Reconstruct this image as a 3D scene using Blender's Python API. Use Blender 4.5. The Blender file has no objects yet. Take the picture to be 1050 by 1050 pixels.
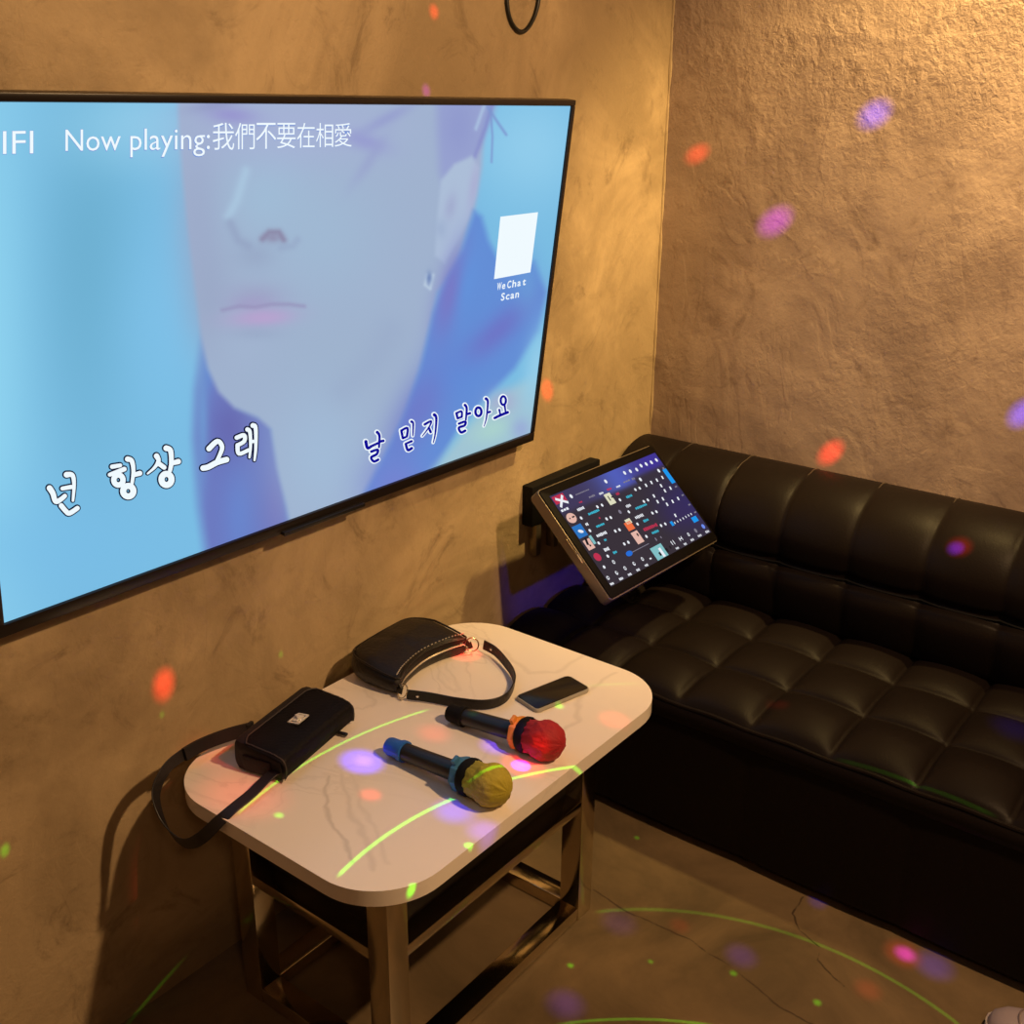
import bpy, bmesh, math, random
import numpy as np
from mathutils import Vector, Matrix, noise

random.seed(7)
S = bpy.context.scene
COL = S.collection
PI = math.pi

# ------------------------------------------------------------------ camera model (1050 x 1050)
FPX = 1119.586
YAW, PIT, ROL = 0.65777, 0.35769, 0.00925
EYE = Vector((0, 0, 1.7))
_f = Vector((math.cos(PIT)*math.cos(YAW), math.cos(PIT)*math.sin(YAW), -math.sin(PIT)))
_r = _f.cross(Vector((0, 0, 1))).normalized()
_u = _r.cross(_f)
R2 = math.cos(ROL)*_r + math.sin(ROL)*_u
U2 = -math.sin(ROL)*_r + math.cos(ROL)*_u


def ray(x, y):
    return R2*((x-525)/FPX) - U2*((y-525)/FPX) + _f


def at(axis, val, x, y):
    d = ray(x, y)
    t = (val-EYE[axis])/d[axis]
    return EYE + t*d


def on_plane(x, y, o, n):
    d = ray(x, y)
    t = (o-EYE).dot(n)/d.dot(n)
    return EYE + t*d


WALL_Y, WALL_X, TABLE_Z = 1.613, 2.765, 0.54


def lin(r, g, b):
    def c(v):
        v /= 255.0
        return v/12.92 if v <= 0.04045 else ((v+0.055)/1.055)**2.4
    return (c(r), c(g), c(b))


# ------------------------------------------------------------------ materials
def new_mat(name):
    m = bpy.data.materials.new(name)
    m.use_nodes = True
    nt = m.node_tree
    return m, nt, nt.nodes['Principled BSDF']


def simple(name, col, rough=0.5, metal=0.0, bump=0.0, bscale=60, coat=0.0, spec=0.5, var=0.0):
    m, nt, p = new_mat(name)
    p.inputs['Base Color'].default_value = (*col, 1)
    p.inputs['Roughness'].default_value = rough
    p.inputs['Metallic'].default_value = metal
    p.inputs['Specular IOR Level'].default_value = spec
    p.inputs['Coat Weight'].default_value = coat
    tc = nt.nodes.new('ShaderNodeTexCoord')
    n = nt.nodes.new('ShaderNodeTexNoise')
    n.inputs['Scale'].default_value = bscale
    n.inputs['Detail'].default_value = 5
    nt.links.new(tc.outputs['Object'], n.inputs['Vector'])
    if bump:
        b = nt.nodes.new('ShaderNodeBump')
        b.inputs['Strength'].default_value = bump
        b.inputs['Distance'].default_value = 0.002
        nt.links.new(n.outputs['Fac'], b.inputs['Height'])
        nt.links.new(b.outputs['Normal'], p.inputs['Normal'])
    if var:
        mx = nt.nodes.new('ShaderNodeMix')
        mx.data_type = 'RGBA'
        mx.inputs['A'].default_value = (*[c*(1-var) for c in col], 1)
        mx.inputs['B'].default_value = (*[min(1, c*(1+var)) for c in col], 1)
        nt.links.new(n.outputs['Fac'], mx.inputs['Factor'])
        nt.links.new(mx.outputs['Result'], p.inputs['Base Color'])
    return m


def glow(name, col, strength=1.0):
    m = bpy.data.materials.new(name)
    m.use_nodes = True
    nt = m.node_tree
    nt.nodes.clear()
    o = nt.nodes.new('ShaderNodeOutputMaterial')
    e = nt.nodes.new('ShaderNodeEmission')
    e.inputs['Color'].default_value = (*col, 1)
    e.inputs['Strength'].default_value = strength
    nt.links.new(e.outputs[0], o.inputs[0])
    if not name.endswith('picture'):
        m.cycles.emission_sampling = 'NONE'
    return m


def glow_attr(name, strength=1.0):
    m = glow(name, (1, 1, 1), strength)
    nt = m.node_tree
    a = nt.nodes.new('ShaderNodeAttribute')
    a.attribute_name = 'picture'
    e = [n for n in nt.nodes if n.type == 'EMISSION'][0]
    nt.links.new(a.outputs['Color'], e.inputs['Color'])
    return m


def plaster(name, c1, c2, c3, rough_upper):
    """trowelled cement plaster: cloudy colour, ridges, grain"""
    m, nt, p = new_mat(name)
    N, L = nt.nodes.new, nt.links.new
    g = N('ShaderNodeNewGeometry')

    def nz(scale, detail, rough=0.6, dist=0.0, vec=None):
        n = N('ShaderNodeTexNoise')
        n.inputs['Scale'].default_value = scale
        n.inputs['Detail'].default_value = detail
        n.inputs['Roughness'].default_value = rough
        n.inputs['Distortion'].default_value = dist
        L(vec or g.outputs['Position'], n.inputs['Vector'])
        return n.outputs['Fac']

    def ramp(src, a, b):
        r = N('ShaderNodeMapRange')
        r.interpolation_type = 'SMOOTHSTEP'
        r.inputs['From Min'].default_value = a
        r.inputs['From Max'].default_value = b
        L(src, r.inputs['Value'])
        return r.outputs['Result']

    def math_(op, a, b):
        n = N('ShaderNodeMath')
        n.operation = op
        for k, v in enumerate((a, b)):
            if isinstance(v, (int, float)):
                n.inputs[k].default_value = v
            else:
                L(v, n.inputs[k])
        return n.outputs[0]

    cloud = ramp(nz(2.2, 6, 0.62, 0.8), 0.34, 0.68)
    stain = ramp(nz(5.5, 8, 0.7, 1.6), 0.52, 0.74)
    mx = N('ShaderNodeMix'); mx.data_type = 'RGBA'
    mx.inputs['A'].default_value = (*c1, 1); mx.inputs['B'].default_value = (*c2, 1)
    L(cloud, mx.inputs['Factor'])
    mx2 = N('ShaderNodeMix'); mx2.data_type = 'RGBA'
    L(mx.outputs['Result'], mx2.inputs['A']); mx2.inputs['B'].default_value = (*c3, 1)
    L(math_('MULTIPLY', stain, 0.8), mx2.inputs['Factor'])
    L(mx2.outputs['Result'], p.inputs['Base Color'])
    p.inputs['Roughness'].default_value = 0.62
    p.inputs['Specular IOR Level'].default_value = 0.3
    # relief
    grain = nz(130, 4, 0.6)
    ridg = nz(4.5, 3, 0.45, 0.6)
    mid = nz(42, 5, 0.62, 0.3)
    patch = ramp(nz(3.1, 3, 0.5, 0.5), 0.42, 0.62)
    sep = N('ShaderNodeSeparateXYZ'); L(g.outputs['Position'], sep.inputs[0])
    zz = ramp(math_('ADD', sep.outputs['Z'], math_('MULTIPLY', nz(4, 4), 0.35)), 1.55+0.17, 1.95+0.17)
    up = math_('ADD', math_('MULTIPLY', zz, rough_upper), 0.45)
    # trowel steps: stretched, thresholded noise
    mp = N('ShaderNodeMapping'); L(g.outputs['Position'], mp.inputs['Vector'])
    mp.inputs['Scale'].default_value = (2.2, 2.2, 1.2); mp.inputs['Rotation'].default_value = (0.7, 0.5, 0)
    step = ramp(nz(2.4, 4, 0.55, 1.2, mp.outputs['Vector']), 0.47, 0.53)
    h = math_('MULTIPLY', grain, 0.16)
    h = math_('ADD', h, math_('MULTIPLY', math_('MULTIPLY', mid, patch), 0.55))
    h = math_('ADD', math_('MULTIPLY', h, up), math_('MULTIPLY', ridg, 1.1))
    h = math_('ADD', h, math_('MULTIPLY', step, 0.05))
    b = N('ShaderNodeBump')
    b.inputs['Strength'].default_value = 0.75
    b.inputs['Distance'].default_value = 0.012
    L(h, b.inputs['Height'])
    L(b.outputs['Normal'], p.inputs['Normal'])
    return m


def concrete_floor():
    m, nt, p = new_mat('polished_concrete')
    N, L = nt.nodes.new, nt.links.new
    g = N('ShaderNodeNewGeometry')
    n1 = N('ShaderNodeTexNoise'); n1.inputs['Scale'].default_value = 3.0; n1.inputs['Detail'].default_value = 8
    n1.inputs['Roughness'].default_value = 0.65; n1.inputs['Distortion'].default_value = 0.7
    L(g.outputs['Position'], n1.inputs['Vector'])
    cr = N('ShaderNodeValToRGB')
    e = cr.color_ramp.elements
    e[0].position = 0.3; e[0].color = (0.085, 0.06, 0.032, 1)
    e[1].position = 0.72; e[1].color = (0.21, 0.142, 0.075, 1)
    L(n1.outputs['Fac'], cr.inputs[0])
    # wandering cracks: distance to segments in a noise-warped floor plan
    nw = N('ShaderNodeTexNoise'); nw.inputs['Scale'].default_value = 14; nw.inputs['Detail'].default_value = 4
    L(g.outputs['Position'], nw.inputs['Vector'])
    w = N('ShaderNodeVectorMath'); w.operation = 'SUBTRACT'; w.inputs[1].default_value = (0.5, 0.5, 0.5)
    L(nw.outputs['Color'], w.inputs[0])
    ws = N('ShaderNodeVectorMath'); ws.operation = 'SCALE'; ws.inputs['Scale'].default_value = 0.022
    L(w.outputs[0], ws.inputs[0])
    wa = N('ShaderNodeVectorMath'); wa.operation = 'ADD'
    L(g.outputs['Position'], wa.inputs[0]); L(ws.outputs[0], wa.inputs[1])
    paths = [[(822, 919.5), (814, 938), (821, 956), (841, 972), (837, 985), (864, 1011)],
             [(608, 912), (640, 934), (700, 960), (740, 985), (800, 1032), (850, 1060)]]
    last = None
    for pth in paths:
        pts = [at(2, 0, *q) for q in pth]
        for a, b in zip(pts, pts[1:]):
            ab = b-a
            s = N('ShaderNodeVectorMath'); s.operation = 'SUBTRACT'; s.inputs[1].default_value = a
            L(wa.outputs[0], s.inputs[0])
            d = N('ShaderNodeVectorMath'); d.operation = 'DOT_PRODUCT'; d.inputs[1].default_value = ab/ab.length_squared
            L(s.outputs[0], d.inputs[0])
            c = N('ShaderNodeClamp'); L(d.outputs['Value'], c.inputs[0])
            k = N('ShaderNodeVectorMath'); k.operation = 'SCALE'; k.inputs[0].default_value = ab
            L(c.outputs[0], k.inputs['Scale'])
            q = N('ShaderNodeVectorMath'); q.operation = 'DISTANCE'
            L(s.outputs[0], q.inputs[0]); L(k.outputs[0], q.inputs[1])
            if last is None:
                last = q.outputs['Value']
            else:
                mn = N('ShaderNodeMath'); mn.operation = 'MINIMUM'
                L(last, mn.inputs[0]); L(q.outputs['Value'], mn.inputs[1]); last = mn.outputs[0]
    mr = N('ShaderNodeMapRange'); mr.inputs['From Min'].default_value = 0.012; mr.inputs['From Max'].default_value = 0.0155
    mr.inputs['From Min'].default_value = 0.0012; mr.inputs['From Max'].default_value = 0.0032
    L(last, mr.inputs['Value'])
    mx = N('ShaderNodeMix'); mx.data_type = 'RGBA'
    mx.inputs['A'].default_value = (0.06, 0.038, 0.022, 1)
    L(cr.outputs[0], mx.inputs['B']); L(mr.outputs[0], mx.inputs['Factor'])
    L(mx.outputs['Result'], p.inputs['Base Color'])
    p.inputs['Roughness'].default_value = 0.42
    b = N('ShaderNodeBump'); b.inputs['Strength'].default_value = 0.15; b.inputs['Distance'].default_value = 0.01
    L(n1.outputs['Fac'], b.inputs['Height']); L(b.outputs['Normal'], p.inputs['Normal'])
    return m


def marble():
    m, nt, p = new_mat('white_marble')
    N, L = nt.nodes.new, nt.links.new
    g = N('ShaderNodeNewGeometry')
    mp = N('ShaderNodeMapping'); mp.inputs['Rotation'].default_value = (0, 0, 0.5)
    mp.inputs['Scale'].default_value = (1.0, 0.45, 1)
    L(g.outputs['Position'], mp.inputs['Vector'])
    n = N('ShaderNodeTexNoise'); n.inputs['Scale'].default_value = 3.4; n.inputs['Detail'].default_value = 6
    n.inputs['Roughness'].default_value = 0.5; n.inputs['Distortion'].default_value = 1.1
    L(mp.outputs[0], n.inputs['Vector'])
    # veins where the noise crosses thin levels
    def vein(level, width):
        a = N('ShaderNodeMath'); a.operation = 'SUBTRACT'; a.inputs[1].default_value = level
        L(n.outputs['Fac'], a.inputs[0])
        b = N('ShaderNodeMath'); b.operation = 'ABSOLUTE'; L(a.outputs[0], b.inputs[0])
        r = N('ShaderNodeMapRange'); r.inputs['From Min'].default_value = 0; r.inputs['From Max'].default_value = width
        r.inputs['To Min'].default_value = 1; r.inputs['To Max'].default_value = 0
        L(b.outputs[0], r.inputs['Value'])
        return r.outputs[0]
    n2 = N('ShaderNodeTexNoise'); n2.inputs['Scale'].default_value = 2.6; n2.inputs['Detail'].default_value = 2
    L(g.outputs['Position'], n2.inputs['Vector'])
    msk = N('ShaderNodeMapRange'); msk.inputs['From Min'].default_value = 0.40; msk.inputs['From Max'].default_value = 0.62
    L(n2.outputs['Fac'], msk.inputs['Value'])
    mxm = N('ShaderNodeMath'); mxm.operation = 'MAXIMUM'
    L(vein(0.5, 0.012), mxm.inputs[0]); L(vein(0.44, 0.02), mxm.inputs[1])
    mul = N('ShaderNodeMath'); mul.operation = 'MULTIPLY'
    L(mxm.outputs[0], mul.inputs[0]); L(msk.outputs[0], mul.inputs[1])
    m2 = N('ShaderNodeMath'); m2.operation = 'MULTIPLY'; m2.inputs[1].default_value = 0.2
    L(mul.outputs[0], m2.inputs[0])
    mx = N('ShaderNodeMix'); mx.data_type = 'RGBA'
    # a few long grey veins running across the slab
    nw = N('ShaderNodeTexNoise'); nw.inputs['Scale'].default_value = 11; nw.inputs['Detail'].default_value = 3
    L(g.outputs['Position'], nw.inputs['Vector'])
    w1 = N('ShaderNodeVectorMath'); w1.operation = 'MULTIPLY_ADD'
    w1.inputs[1].default_value = (.05, .05, 0); L(nw.outputs['Color'], w1.inputs[0])
    w2 = N('ShaderNodeVectorMath'); w2.operation = 'ADD'; w2.inputs[1].default_value = (-.025, -.025, 0)
    L(g.outputs['Position'], w1.inputs[2]); L(w1.outputs[0], w2.inputs[0])
    vacc = m2.outputs[0]
    for pth, wd_, st_ in (([(335, 795), (331, 826), (340, 845), (354, 857), (362, 885)], 0.007, .38), ([(350, 795), (358, 832), (374, 850), (384, 890)], .009, .22),
                          ([(362, 795), (370, 830), (388, 850), (396, 885)], .008, .16), ([(632, 690), (598, 712), (590, 740), (560, 765)], .010, .25),
                          ([(600, 672), (570, 690), (545, 690), (520, 668)], .010, .2), ([(470, 800), (500, 770), (520, 750)], .009, .15)):
        pts = [at(2, TABLE_Z, *q) for q in pth]
        last = None
        for a, b in zip(pts, pts[1:]):
            ab = b-a
            s1 = N('ShaderNodeVectorMath'); s1.operation = 'SUBTRACT'; s1.inputs[1].default_value = a; L(w2.outputs[0], s1.inputs[0])
            d1 = N('ShaderNodeVectorMath'); d1.operation = 'DOT_PRODUCT'; d1.inputs[1].default_value = ab/ab.length_squared; L(s1.outputs[0], d1.inputs[0])
            c1 = N('ShaderNodeClamp'); L(d1.outputs['Value'], c1.inputs[0])
            k1 = N('ShaderNodeVectorMath'); k1.operation = 'SCALE'; k1.inputs[0].default_value = ab; L(c1.outputs[0], k1.inputs['Scale'])
            q1 = N('ShaderNodeVectorMath'); q1.operation = 'DISTANCE'; L(s1.outputs[0], q1.inputs[0]); L(k1.outputs[0], q1.inputs[1])
            if last is None:
                last = q1.outputs['Value']
            else:
                mn = N('ShaderNodeMath'); mn.operation = 'MINIMUM'; L(last, mn.inputs[0]); L(q1.outputs['Value'], mn.inputs[1]); last = mn.outputs[0]
        r1 = N('ShaderNodeMapRange'); r1.interpolation_type = 'SMOOTHSTEP'
        r1.inputs['From Min'].default_value = wd_; r1.inputs['From Max'].default_value = 0
        r1.inputs['To Max'].default_value = st_
        L(last, r1.inputs['Value'])
        mm_ = N('ShaderNodeMath'); mm_.operation = 'MAXIMUM'; L(vacc, mm_.inputs[0]); L(r1.outputs[0], mm_.inputs[1]); vacc = mm_.outputs[0]
    mx.inputs['A'].default_value = (0.86, 0.77, 0.69, 1); mx.inputs['B'].default_value = (0.38, 0.33, 0.29, 1)
    L(vacc, mx.inputs['Factor'])
    L(mx.outputs['Result'], p.inputs['Base Color'])
    p.inputs['Roughness'].default_value = 0.22
    return m


M = dict(
    wall_tv=plaster('tan_plaster', (0.29, 0.21, 0.12), (0.48, 0.355, 0.21), (0.18, 0.125, 0.07), 0.45),
    wall_sofa=plaster('coarse_tan_plaster', (0.285, 0.207, 0.162), (0.41, 0.305, 0.235), (0.19, 0.13, 0.095), 1.0),
    floor=concrete_floor(),
    ceiling=simple('dark_ceiling_paint', (0.10, 0.085, 0.07), 0.8),
    marble=marble(),
    steel=simple('brushed_brass_steel', (0.66, 0.57, 0.42), 0.13, 1.0, 0.03, 90),
    dark_panel=simple('dark_panel', (0.010, 0.007, 0.006), 0.5, spec=0.25),
    leather=simple('black_sofa_leather', (0.0085, 0.0058, 0.005), 0.46, 0, 0.2, 240, spec=0.10),
    bag=simple('black_bag_leather', (0.011, 0.008, 0.0065), 0.42, 0, 0.8, 110, spec=0.35),
    flapbag=simple('matte_black_leather', (0.013, 0.010, 0.011), 0.55, 0, 0.35, 200, spec=0.25),
    strap=simple('black_strap', (0.010, 0.008, 0.009), 0.5, 0, 0.2, 200),
    black=simple('black_plastic', (0.012, 0.011, 0.011), 0.35, spec=0.5),
    bezel=simple('gloss_black_bezel', (0.014, 0.010, 0.009), 0.3, spec=0.35),
    black_matte=simple('matte_black', (0.0055, 0.005, 0.005), 0.7, spec=.15),
    tanmetal=simple('bronze_metal', (0.30, 0.24, 0.17), 0.35, 0.8),
    chrome=simple('chrome', (0.85, 0.82, 0.76), 0.12, 1.0),
    gold=simple('pale_gold_metal', (0.9, 0.82, 0.62), 0.2, 1.0),
    blue=simple('blue_rubber', (0.015, 0.12, 0.50), 0.45),
    teal=simple('dusty_blue_rubber', (0.04, 0.16, 0.34), 0.45),
    orange=simple('orange_rubber', (0.75, 0.27, 0.02), 0.45),
    yellow=simple('yellow_mesh_cover', (0.38, 0.31, 0.025), 0.75, 0, 0.6, 260),
    red=simple('red_mesh_cover', (0.36, 0.010, 0.018), 0.75, 0, 0.6, 260),
    glass=simple('dark_phone_glass', (0.014, 0.012, 0.010), 0.2, spec=0.25),
    phoneframe=simple('grey_phone_case', (0.35, 0.32, 0.27), 0.35),
    silver=simple('polished_silver', (0.92, .89, .84), .38, .45),
    seam=simple('seam_highlight_leather', (0.05, .036, .026), .45),  # paler than the leather: highlight along the seams put into the colour
    cable=simple('black_cable', (0.008, 0.007, 0.006), 0.45),
    shoe=simple('pale_shoe_leather', (0.32, 0.26, 0.29), 0.6, 0, 0.15, 120),
    sole=simple('shoe_rubber', (0.38, 0.33, 0.32), 0.7),
    shoeline=simple('shoe_seam', (0.20, 0.15, 0.16), 0.8),
    label=simple('silver_label', (0.55, 0.5, 0.42), 0.4, 0.3),
)


# ------------------------------------------------------------------ object helpers
def root_of(o):
    while o.parent:
        o = o.parent
    return o


def obj(name, bm, mat, parent=None, smooth=True, angle=40, origin=None):
    me = bpy.data.meshes.new(name)
    off = Vector((0, 0, 0))
    if parent:
        off = root_of(parent).location.copy()
    elif origin is not None:
        off = Vector(origin)
    bmesh.ops.translate(bm, verts=bm.verts, vec=-off)
    bmesh.ops.recalc_face_normals(bm, faces=bm.faces)
    bm.to_mesh(me)
    bm.free()
    if smooth:
        me.polygons.foreach_set('use_smooth', [True]*len(me.polygons))
        me.set_sharp_from_angle(angle=math.radians(angle))
    for mm in (mat if isinstance(mat, (list, tuple)) else [mat]):
        me.materials.append(mm)
    o = bpy.data.objects.new(name, me)
    COL.objects.link(o)
    if parent:
        o.parent = parent
    elif origin is not None:
        o.location = off
    return o


def thing(name, label, cat, loc, group=None):
    o = bpy.data.objects.new(name, None)
    o.empty_display_size = 0.05
    COL.objects.link(o)
    o.location = loc
    o['label'] = label
    o['category'] = cat
    if group:
        o['group'] = group
    return o


def add_box(bm, lo, hi, mtx=None, bevel=0.0, seg=2):
    lo, hi = Vector(lo), Vector(hi)
    r = bmesh.ops.create_cube(bm, size=1)
    vs = r['verts']
    for v in vs:
        v.co = Vector([(lo[i]+hi[i])/2 + v.co[i]*(hi[i]-lo[i]) for i in range(3)])
    if bevel:
        es = list({e for v in vs for e in v.link_edges})
        rr = bmesh.ops.bevel(bm, geom=es, offset=bevel, segments=seg, profile=0.6, affect='EDGES')
        vs = list({v for f in rr['faces'] for v in f.verts} | {v for v in vs if v.is_valid})
    if mtx is not None:
        bmesh.ops.transform(bm, matrix=mtx, verts=vs)
    return vs


def box(lo, hi, mtx=None, bevel=0.0, seg=2):
    bm = bmesh.new()
    add_box(bm, lo, hi, mtx, bevel, seg)
    return bm


def add_prism(bm, pts, z0, z1, bevel=0.0, mtx=None, seg=3):
    """closed outline (x, y) extruded z0..z1"""
    a = [bm.verts.new((p[0], p[1], z0)) for p in pts]
    b = [bm.verts.new((p[0], p[1], z1)) for p in pts]
    n = len(pts)
    f0 = bm.faces.new(a[::-1]); f1 = bm.faces.new(b)
    for i in range(n):
        bm.faces.new((a[i], a[(i+1) % n], b[(i+1) % n], b[i]))
    vs = a+b
    if bevel:
        es = list(f0.edges)+list(f1.edges)
        r = bmesh.ops.bevel(bm, geom=es, offset=bevel, segments=seg, profile=0.5, affect='EDGES')
        vs = list({v for f in r['faces'] for v in f.verts} | {v for v in vs if v.is_valid})
    if mtx is not None:
        bmesh.ops.transform(bm, matrix=mtx, verts=vs)


def rounded(x0, y0, x1, y1, r, n=8):
    out = []
    for cx, cy, a0 in ((x1-r, y1-r, 0), (x0+r, y1-r, 90), (x0+r, y0+r, 180), (x1-r, y0+r, 270)):
        for k in range(n+1):
            a = math.radians(a0+90*k/n)
            out.append((cx+r*math.cos(a), cy+r*math.sin(a)))
    return out


def catmull(pts, n=8):
    P = [Vector(p) for p in pts]
    out = []
    for i in range(len(P)-1):
        p0 = P[max(i-1, 0)]; p1 = P[i]; p2 = P[i+1]; p3 = P[min(i+2, len(P)-1)]
        for k in range(n):
            t = k/n
            out.append(0.5*((2*p1)+(p2-p0)*t+(2*p0-5*p1+4*p2-p3)*t*t+(3*p1-p0-3*p2+p3)*t**3))
    out.append(P[-1])
    return out


def add_tube(bm, pts, r, seg=12, cap=True, closed=False):
    P = [Vector(p) for p in pts]
    n = len(P)
    rad = r if isinstance(r, (list, tuple)) else [r]*n
    rings = []
    nrm = None
    for i in range(n):
        if closed:
            t = (P[(i+1) % n]-P[i-1]).normalized()
        else:
            t = (P[min(i+1, n-1)]-P[max(i-1, 0)]).normalized()
        if nrm is None:
            nrm = t.orthogonal().normalized()
        nrm = (nrm - t*nrm.dot(t)).normalized()
        b = t.cross(nrm)
        rings.append([bm.verts.new(P[i]+rad[i]*(math.cos(2*PI*k/seg)*nrm+math.sin(2*PI*k/seg)*b)) for k in range(seg)])
    m = n if closed else n-1
    for i in range(m):
        a, b = rings[i], rings[(i+1) % n]
        for k in range(seg):
            bm.faces.new((a[k], a[(k+1) % seg], b[(k+1) % seg], b[k]))
    if cap and not closed:
        bm.faces.new(rings[0][::-1]); bm.faces.new(rings[-1])


def add_ribbon(bm, pts, wdir, width, thick):
    """flat band along pts; wdir = direction across the band at each point"""
    P = [Vector(p) for p in pts]
    n = len(P)
    rings = []
    for i in range(n):
        t = (P[min(i+1, n-1)]-P[max(i-1, 0)]).normalized()
        w = Vector(wdir[i]) if not isinstance(wdir, Vector) else wdir
        w = (w-t*w.dot(t)).normalized()
        nn = t.cross(w)
        a, b = w*width/2, nn*thick/2
        c = 0.35
        rings.append([bm.verts.new(P[i]+v) for v in (a-b*c, a*0.93-b, -a*0.93-b, -a-b*c, -a+b*c, -a*0.93+b, a*0.93+b, a+b*c)])
    k8 = len(rings[0])
    for i in range(n-1):
        for k in range(k8):
            bm.faces.new((rings[i][k], rings[i][(k+1) % k8], rings[i+1][(k+1) % k8], rings[i+1][k]))
    bm.faces.new(rings[0][::-1]); bm.faces.new(rings[-1])


def frame_mtx(o, x, y=None, z=None):
    """matrix with given x axis and approximate z (or y) axis"""
    x = Vector(x).normalized()
    if z is not None:
        z = Vector(z); z = (z-x*z.dot(x)).normalized(); y = z.cross(x)
    else:
        y = Vector(y); y = (y-x*y.dot(x)).normalized(); z = x.cross(y)
    m = Matrix((x, y, z)).transposed().to_4x4()
    m.translation = Vector(o)
    return m


def add_lathe(bm, prof, mtx, seg=32, fn=None):
    """prof: (axial, radius) along local x"""
    rings = []
    for a, r in prof:
        ring = []
        for k in range(seg):
            t = 2*PI*k/seg
            rr, aa = r, a
            if fn:
                aa, rr = fn(a, r, t)
            ring.append(bm.verts.new(mtx @ Vector((aa, rr*math.cos(t), rr*math.sin(t)))))
        rings.append(ring)
    for i in range(len(rings)-1):
        for k in range(seg):
            bm.faces.new((rings[i][k], rings[i][(k+1) % seg], rings[i+1][(k+1) % seg], rings[i+1][k]))
    bm.faces.new(rings[0][::-1]); bm.faces.new(rings[-1])


def lathe(prof, mtx, seg=32, fn=None):
    bm = bmesh.new()
    add_lathe(bm, prof, mtx, seg, fn)
    return bm


def surf_grid(fn, nu, nv, close=None):
    bm = bmesh.new()
    g = [[bm.verts.new(fn(i/nu, j/nv)) for j in range(nv+1)] for i in range(nu+1)]
    for i in range(nu):
        for j in range(nv):
            bm.faces.new((g[i][j], g[i+1][j], g[i+1][j+1], g[i][j+1]))
    return bm, g


# ------------------------------------------------------------------ room shell
def struct(name, bm, mat):
    o = obj(name, bm, mat, None, smooth=False)
    o['kind'] = 'structure'
    o['label'] = name.replace('_', ' ')
    return o


X0, Y0, CEIL = -1.6, -1.9, 2.75
struct('floor', box((X0-.1, Y0-.1, -.1), (WALL_X+.1, WALL_Y+.1, 0)), M['floor'])
struct('ceiling', box((X0-.1, Y0-.1, CEIL), (WALL_X+.1, WALL_Y+.1, CEIL+.1)), M['ceiling'])
struct('wall_left', box((X0-.1, WALL_Y, 0), (WALL_X+.1, WALL_Y+.1, CEIL)), M['wall_tv'])
struct('wall_right', box((WALL_X, Y0-.1, 0), (WALL_X+.1, WALL_Y, CEIL)), M['wall_sofa'])
struct('wall_back', box((X0-.1, Y0-.1, 0), (X0, WALL_Y, CEIL)), M['wall_tv'])
struct('wall_front', box((X0, Y0-.1, 0), (WALL_X, Y0, CEIL)), M['wall_tv'])
# rough bead of plaster filling the corner between the two walls
bm = bmesh.new()
pts, rad = [], []
for k in range(140):
    z = 0.02+k*(CEIL-0.04)/139
    pts.append((WALL_X-0.001+0.002*noise.noise((z*9, 1, 2)), WALL_Y-0.001+0.002*noise.noise((z*11, 5, 2)), z))
    rad.append(0.0045+0.0035*noise.noise((z*17, 3, 7)))
add_tube(bm, pts, rad, 8)
struct('trim_1', bm, M['wall_tv'])

# ------------------------------------------------------------------ television on the left wall
TV_W = 1.37
TV_H = TV_W*9/16
TVT = 0.1262
TV_O = Vector((0.7312, 1.4722, 1.6966))
TV_U = Vector((1, 0, 0))
TV_V = Vector((0, math.sin(TVT), -math.cos(TVT)))      # down the screen
TV_N = TV_V.cross(TV_U).normalized()
if TV_N.dot(EYE-TV_O) < 0:
    TV_N = -TV_N                                          # towards the room
TVM = Matrix((TV_U, TV_V, TV_N)).transposed().to_4x4()
TVM.translation = TV_O


def tvp(px, py, lift=0.0):
    return on_plane(px, py, TV_O+TV_N*0.0, TV_N) + TV_N*lift


tv = thing('television', 'large black wall-mounted flat television showing a karaoke video with a pale face', 'television',
           (TV_O+TV_U*TV_W/2+TV_V*TV_H)[:])
B = 0.013
bm = bmesh.new()
for lo, hi in (((-B, -B, -.022), (TV_W+B, -.0008, .006)), ((-B, TV_H+.0008, -.022), (TV_W+B, TV_H+B+.010, .006)),
               ((-B, -.0008, -.022), (-.0008, TV_H+.0008, .006)), ((TV_W+.0008, -.0008, -.022), (TV_W+B, TV_H+.0008, .006))):
    add_box(bm, lo, hi, TVM, 0.0025)
obj('bezel', bm, M['bezel'], tv)
bm = bmesh.new()
add_box(bm, (-.01, -.01, -.027), (TV_W+.01, TV_H+.016, -.008), TVM, .004)
obj('back_cover', bm, M['black'], tv)
bm = bmesh.new()
add_box(bm, (.42, .22, -.045), (.95, .60, -.028), TVM, .003)
mt = obj('wall_bracket', bm, M['black_matte'], tv)
for x in (1.22, 1.58):
    obj('bracket_arm', box((x, 1.53, 1.30), (x+.04, WALL_Y+.002, 1.36)), M['black_matte'], tv)
    obj('bracket_arm', box((x, 1.56, 1.12), (x+.04, WALL_Y+.002, 1.17)), M['black_matte'], tv)
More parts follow.
